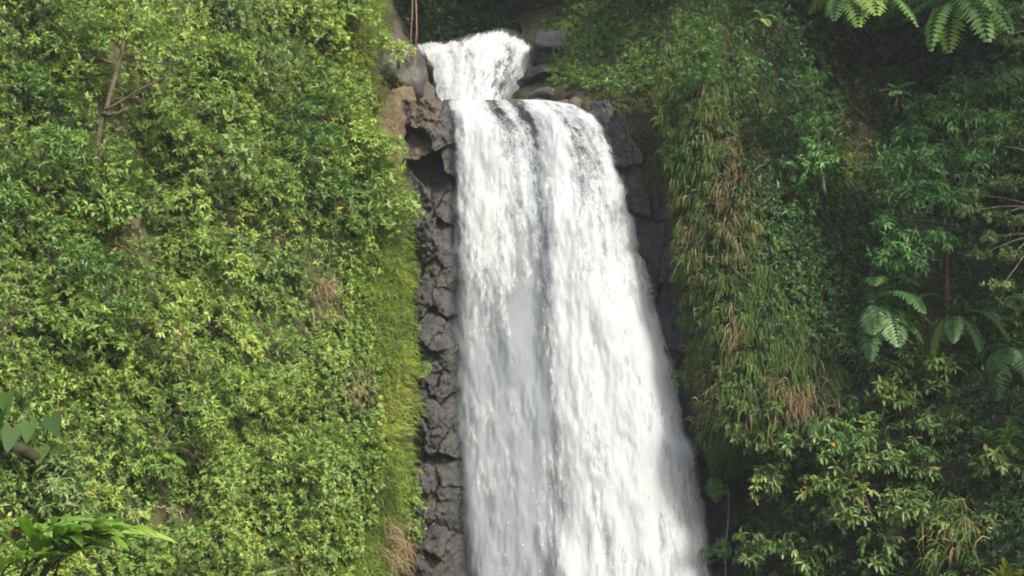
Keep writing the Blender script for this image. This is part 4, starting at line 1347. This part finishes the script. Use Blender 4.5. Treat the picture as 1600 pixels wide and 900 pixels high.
def crown_tree(name, label, cat, foot, blobs, depth_off, mat, size, nper, trunk_px, nleaf=6, droop=.7, ratio=.30, tint=.5, bark=M_BARKR, group=None, flat=.6, spread=(.5, 1.3), template=T_DIAMOND, rt=.10):
    """A tree whose crown is given as leaf clumps (px, py, depth, radius px), with limbs from the trunk to every clump."""
    fp = P(*foot).reshape(3)
    root = thing(name, label, cat, fp, group)
    tp = [P(x, y, Y).reshape(3) for x, y, Y in trunk_px]
    path = smooth_path([fp] + tp, 16, .015)
    tube_obj('trunk', path, np.linspace(rt, rt * .45, 16), bark, root, 7)
    sp = Soup()
    for bx, by, bY, br in blobs:
        c = P(bx, by, bY).reshape(3)
        r = br / (50.0 * 45.0 / bY)
        k = np.argmin(np.linalg.norm(path[6:] - c, axis=1)) + 6
        mid = (path[k] + c) / 2 + np.array([0, 0, .12])
        tube_obj('branch', smooth_path([path[k], mid, c], 8, .012), np.linspace(rt * .4, .008, 8), bark, root, 5)
        n = int(nper * (br / 45.0) ** 2) + 8
        d = unit(rng.normal(0, 1, (n, 3)) + np.array([0, -.45, .55]))
        pos = c + d * (r * rng.uniform(.35, 1.08, n))[:, None] * np.array([1.05, 1, flat])
        tw = unit(d * np.array([1, 1, .5]) + np.array([0, -.15, .35]) + rng.normal(0, .25, (n, 3)))
        put_rosettes(sp, pos, tw, size, nleaf, ratio, spread, droop, np.clip(tint + rng.normal(0, .08) + rng.normal(0, .12, n), 0, .95), template, up=.8)
    o = sp.build('crown', mat, root)
    o['kind'] = 'stuff'
    return root


crown_tree('sapling', 'slender sapling with tiered leaf clumps against the dark hollow', 'tree', (1290, 305, 43.6),
           [(1268, 125, 43, 30), (1290, 150, 43.2, 26), (1258, 190, 42.8, 30), (1285, 205, 43, 30), (1270, 232, 42.6, 34), (1250, 262, 42.6, 30), (1288, 258, 42.7, 26), (1275, 175, 43, 22)], 0, M_TREE, .24, 26,
           [(1283, 270, 43.3), (1276, 200, 43.2), (1272, 130, 43.2)], tint=.55, bark=M_TWIG, rt=.05)
crown_tree('broadleaf_tree', 'dense dark-green broadleaf tree with drooping leaves at upper right', 'tree', (1480, 560, 44.0),
           [(1500, 150, 42.5, 44), (1550, 150, 42.3, 46), (1445, 170, 42.3, 42), (1490, 195, 41.8, 52), (1420, 215, 42, 40), (1545, 205, 41.6, 48), (1400, 255, 41.8, 36), (1450, 255, 41.4, 50), (1510, 260, 41.3, 50), (1410, 300, 41.6, 34), (1455, 305, 41.2, 44), (1500, 315, 41.2, 40),
            (1395, 400, 41.4, 40), (1430, 420, 41.2, 40), (1415, 370, 41.4, 30), (1465, 380, 41.3, 36), (1380, 350, 41.8, 24), (1580, 130, 42.5, 40), (1600, 190, 41.8, 44)], 0, M_TREE, .30, 38,
           [(1478, 420, 43.2), (1485, 300, 42.6), (1500, 180, 42.6)], tint=.5)
crown_tree('pale_spray_tree', 'tree with pale horizontal leaf sprays at the right border', 'tree', (1640, 620, 39.5),
           [(1545, 225, 38.6, 26), (1585, 215, 38.4, 30), (1560, 290, 38.2, 34), (1520, 305, 38.3, 24), (1595, 290, 38, 34), (1510, 330, 38.2, 24), (1550, 340, 38, 28), (1590, 350, 38, 30), (1545, 375, 38, 28), (1580, 400, 38, 30), (1530, 400, 38.2, 20), (1565, 450, 38, 28), (1600, 470, 37.8, 34),
            (1550, 25, 38.8, 22), (1590, 20, 38.6, 34), (1600, 70, 38.6, 28), (1565, 60, 38.7, 18), (1590, 120, 38.6, 22)], 0, M_FEATHER, .15, 60,
           [(1635, 450, 38.8), (1625, 300, 38.5), (1620, 150, 38.6), (1625, 10, 38.6)], nleaf=6, droop=.1, ratio=.36, tint=.55, bark=M_TWIG, flat=.38, rt=.08)
shrub('mossy_bush', 'yellow-green bush glowing below the slender sapling', 'shrub', 1312, 292, lambda x, y: YRn(x, y) - .3, 34, M_SHRUB, None, 160, .12, tint=.8, ratio=.5)

RIGHT = [
    (1205, 690, 44, 'palmate-leaved shrub just under the dead beige grass skirt'),
    (1262, 705, 48, 'palmate-leaved shrub right of the dark trickle rock\'s top'),
    (1330, 710, 46, 'palmate-leaved shrub below the blue-green fern'),
    (1400, 655, 46, 'palmate-leaved shrub just below the broad-fronded tree fern'),
    (1450, 690, 50, 'palmate-leaved shrub below the hanging-frond tree fern'),
    (1395, 745, 50, 'palmate-leaved shrub in the thick of the lower slope'),
    (1300, 775, 44, 'small palmate shrub with dark hollow beneath, lower slope'),
    (1235, 760, 40, 'palmate shrub overhanging the mossy hollow by the trickle'),
    (1360, 800, 44, 'palmate shrub left of the straw streak on lower slope'),
    (1450, 765, 46, 'palmate shrub above the straw streak on lower slope'),
    (1420, 830, 42, 'palmate shrub low down, left of the silvery grass'),
    (1215, 880, 50, 'palmate shrub at the bottom edge beside the trickle rock'),
    (1270, 895, 46, 'palmate shrub at the bottom edge, second from trickle rock'),
    (1410, 590, 46, 'pale palmate shrub between the two tree ferns'),
    (1460, 610, 44, 'pale palmate shrub under the hanging-frond tree fern'),
    (1575, 530, 44, 'yellow-tipped shrub at the right border among tree ferns'),
    (1400, 890, 46, 'palmate shrub at the bottom edge, midway along'),
    (1490, 850, 40, 'palmate shrub at the bottom edge left of yellow plant'),
    (1580, 740, 50, 'dark palmate shrub at the right border, low down'),
]
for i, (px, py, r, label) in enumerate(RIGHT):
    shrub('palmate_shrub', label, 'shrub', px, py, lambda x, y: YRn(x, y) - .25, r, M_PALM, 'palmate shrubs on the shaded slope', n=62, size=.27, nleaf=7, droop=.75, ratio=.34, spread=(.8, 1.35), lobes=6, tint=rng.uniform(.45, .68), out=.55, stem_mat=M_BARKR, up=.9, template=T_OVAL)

# palm-like rosette on the right, strap leaves and a yellowing plant at the bottom
ginger('schefflera with splayed grey-green leaf fans at lower right', 1540, 690, 38.6, 5, .42, .12, M_TREE, 10, name='leaf_fan_plant', height=.75, lean=(0, -.6, 0), spread=1.2, seed=21)
ginger('yellowing ginger clump at the bottom edge near right corner', 1550, 915, 36.8, 5, .5, .11, M_YELLOW, 8, height=.75, lean=(0, -.5, 0), spread=1.3, seed=23)
tuft('strap_grass', 'silvery green strap grass hanging at lower right', 1505, 850, YRn, 50, 60, 260, .9, M_HANG, width=.05, lift=.5, out=.7)

# bushes on the rock column and by the fall
for px, py, Y, r, lab in ((650, 845, 44.6, 26, 'round green bush growing from the rock column\'s base'), (650, 770, 44.8, 22, 'small leafy bush sprouting from the rock column, lower half'), (660, 590, 45.0, 15, 'tiny leafy sprig on the rock column at mid-height'),
                          (1122, 772, 45.6, 22, 'pale misted bush at the fall\'s lower right edge'), (1128, 866, 45.4, 20, 'misted low bush below the other at the fall\'s right edge'), (1078, 500, 45.6, 20, 'dark bush tucked under the dark cliff corner'), (1104, 596, 45.4, 26, 'dark fern-like bush right of the fall under the grass')):
    shrub('rock_bush', lab, 'bush', px, py, lambda x, y, Y=Y: np.full(np.shape(x), Y), r, M_SHRUB if px < 1000 else M_TREE, 'small bushes on rock', 110, .12, 6, .2, .5, tint=.6, lobes=4)
shrub('rim_shrub', 'sunlit sprig with drooping leaves overhanging the smooth grey boulder', 'shrub', 622, 92, lambda x, y: np.full(np.shape(x), 45.2), 34, M_SHRUB, None, 80, .20, 6, .6, .3, tint=.8, lobes=5)

# gorge: leaves on the back slope and right bank
q = []
for i in range(6500):
    x, y = rng.uniform(560, 960), rng.uniform(-140, 75)
    q.append((x, y, 60.0 + rng.uniform(-1.5, .6) - .004 * (y - 60)))
q = np.array(q)
p = P(q[:, 0], q[:, 1], q[:, 2])
sp = Soup()
put_rosettes(sp, p, np.array([0, -.8, .5]) + rng.normal(0, .4, p.shape), .26, 6, .38, (.6, 1.4), .4, np.clip(rng.normal(.35, .2, len(p)), 0, .95))
tag(sp.build('gorge_foliage', M_CREEP), 'dark foliage closing the gorge behind the upper cascade', 'foliage', kind='stuff')

bank = [(P(838, 100, 55.0)), (P(960, 100, 49.8)), (P(1070, 70, 47.0)), (P(870, 40, 57.5)), (P(960, 30, 54.0)), (P(1100, -10, 49.5)), (P(930, 150, 47.9)), (P(1030, 138, 46.0)), (P(1000, -90, 58)), (P(1150, -150, 54)), (P(910, -60, 61.5))]
YB = rbf([(838, 100, 55.0), (960, 100, 49.8), (1070, 70, 47.0), (870, 40, 57.5), (960, 30, 54.0), (1100, -10, 49.5), (930, 150, 47.9), (1030, 138, 46.0), (1000, -90, 58), (1150, -150, 54), (910, -60, 61.5), (850, 145, 50.5)])
px, py, p, nrm = scatter(YB, lambda x, y: (y < np.interp(x, [815, 838, 862, 960, 1060], [55, 72, 138, 150, 140])) & (y > -80), 5200, (820, -80, 1130, 150), 0, .45)
sp = Soup()
put_rosettes(sp, p, nrm + np.array([0, 0, .5]) + rng.normal(0, .4, p.shape), .16, 6, .42, (.6, 1.4), .25, np.clip(.45 + .45 * pnoise(px, py, 45, 103) + rng.normal(0, .12, len(px)), 0, .95))
put_blades(sp, p, nrm + np.array([0, 0, .3]) + rng.normal(0, .4, p.shape), rng.uniform(.2, .4, len(p)), .02, 1.2, np.clip(rng.normal(.6, .2, len(p)), 0, .95))
tag(sp.build('bank_greenery', M_SHRUB3), 'low mossy greenery on the bank right of the upper cascade', 'ground cover', kind='stuff')

# aerial roots hanging beside the cascade
for dx, y1, r, lab in ((0, 70, .028, 'thickest reddish aerial root hanging before the upper cascade'), (6, 118, .022, 'longest reddish aerial root, dangling down to the grey boulder'), (9, 62, .016, 'thinnest reddish aerial root, nearest to the upper cascade')):
    pts = [P(643 + dx + 2 * math.sin(i * 1.3 + dx), y, 49.3).reshape(3) for i, y in enumerate(np.linspace(-260, y1, 9))]
    tag(tube_obj('aerial_root', smooth_path(pts, 22, .006), np.linspace(r, r * .6, 22), M_ROOT, None, 5, origin=pts[-1]), lab, 'root', 'aerial roots over the gorge')

# unseen leaf clumps added out of frame to shade the right slope, hollow and gorge
sp = Soup()
lump = []
for i in range(110):
    y = rng.uniform(24, 35)
    lump.append((rng.uniform(17.6, 29) + (30 - y) * .62, y, rng.uniform(6, 33), rng.uniform(1.1, 1.9)))
for i in range(120):
    lump.append((rng.uniform(-6, 13), rng.uniform(52.5, 63), rng.uniform(28.5, 34), rng.uniform(1.3, 2.1)))
for i in range(90):
    lump.append((rng.uniform(6, 21), rng.uniform(43, 55), rng.uniform(24.5, 31), rng.uniform(1.1, 1.8)))
lump = np.array([l for l in lump if abs((l[0] + l[3]) / l[1]) > 0.0])
vz = (lump[:, 2] - 1.6)
dep = lump[:, 1] * CP + vz * SP
uu, vv = lump[:, 0] / dep / TANH, (vz * CP - lump[:, 1] * SP) / dep / TANH
mg = lump[:, 3] * 1.25 / dep / TANH
lump = lump[(uu - mg > 1.0) | (vv - mg > .5625)]
wh = np.repeat(np.arange(len(lump)), 40)
d = unit(rng.normal(0, 1, (len(wh), 3)))
p = lump[wh, :3] + d * (lump[wh, 3] * rng.uniform(.3, 1, len(wh)))[:, None]
put_rosettes(sp, p, d + np.array([0, 0, .5]), .45, 6, .45, (.6, 1.4), .3, np.clip(rng.normal(.5, .2, len(wh)), 0, .95))
tag(sp.build('shade_canopy', M_CREEP), 'unseen leaf canopy added to shade the right slope and the gorge', 'shade_canopy', kind='stuff')

# thin moist air of the gorge
bm = bmesh.new()
bmesh.ops.create_cube(bm, size=1.0)
for v in bm.verts:
    v.co = Vector((v.co.x * 1300, v.co.y * 1300 + 100, -4.0 + (v.co.z + .5) * 62.0))
me = bpy.data.meshes.new('haze')
bm.to_mesh(me)
bm.free()
m, nt, out = new_mat('moist air')
pv = N(nt, 'VolumePrincipled')
pv.inputs['Color'].default_value = (.93, .95, .97, 1)
pv.inputs['Density'].default_value = HAZE
pv.inputs['Anisotropy'].default_value = .2
nt.links.new(pv.outputs[0], out.inputs['Volume'])
me.materials.append(m)
hz = link(bpy.data.objects.new('haze', me))
hz['kind'] = 'stuff'
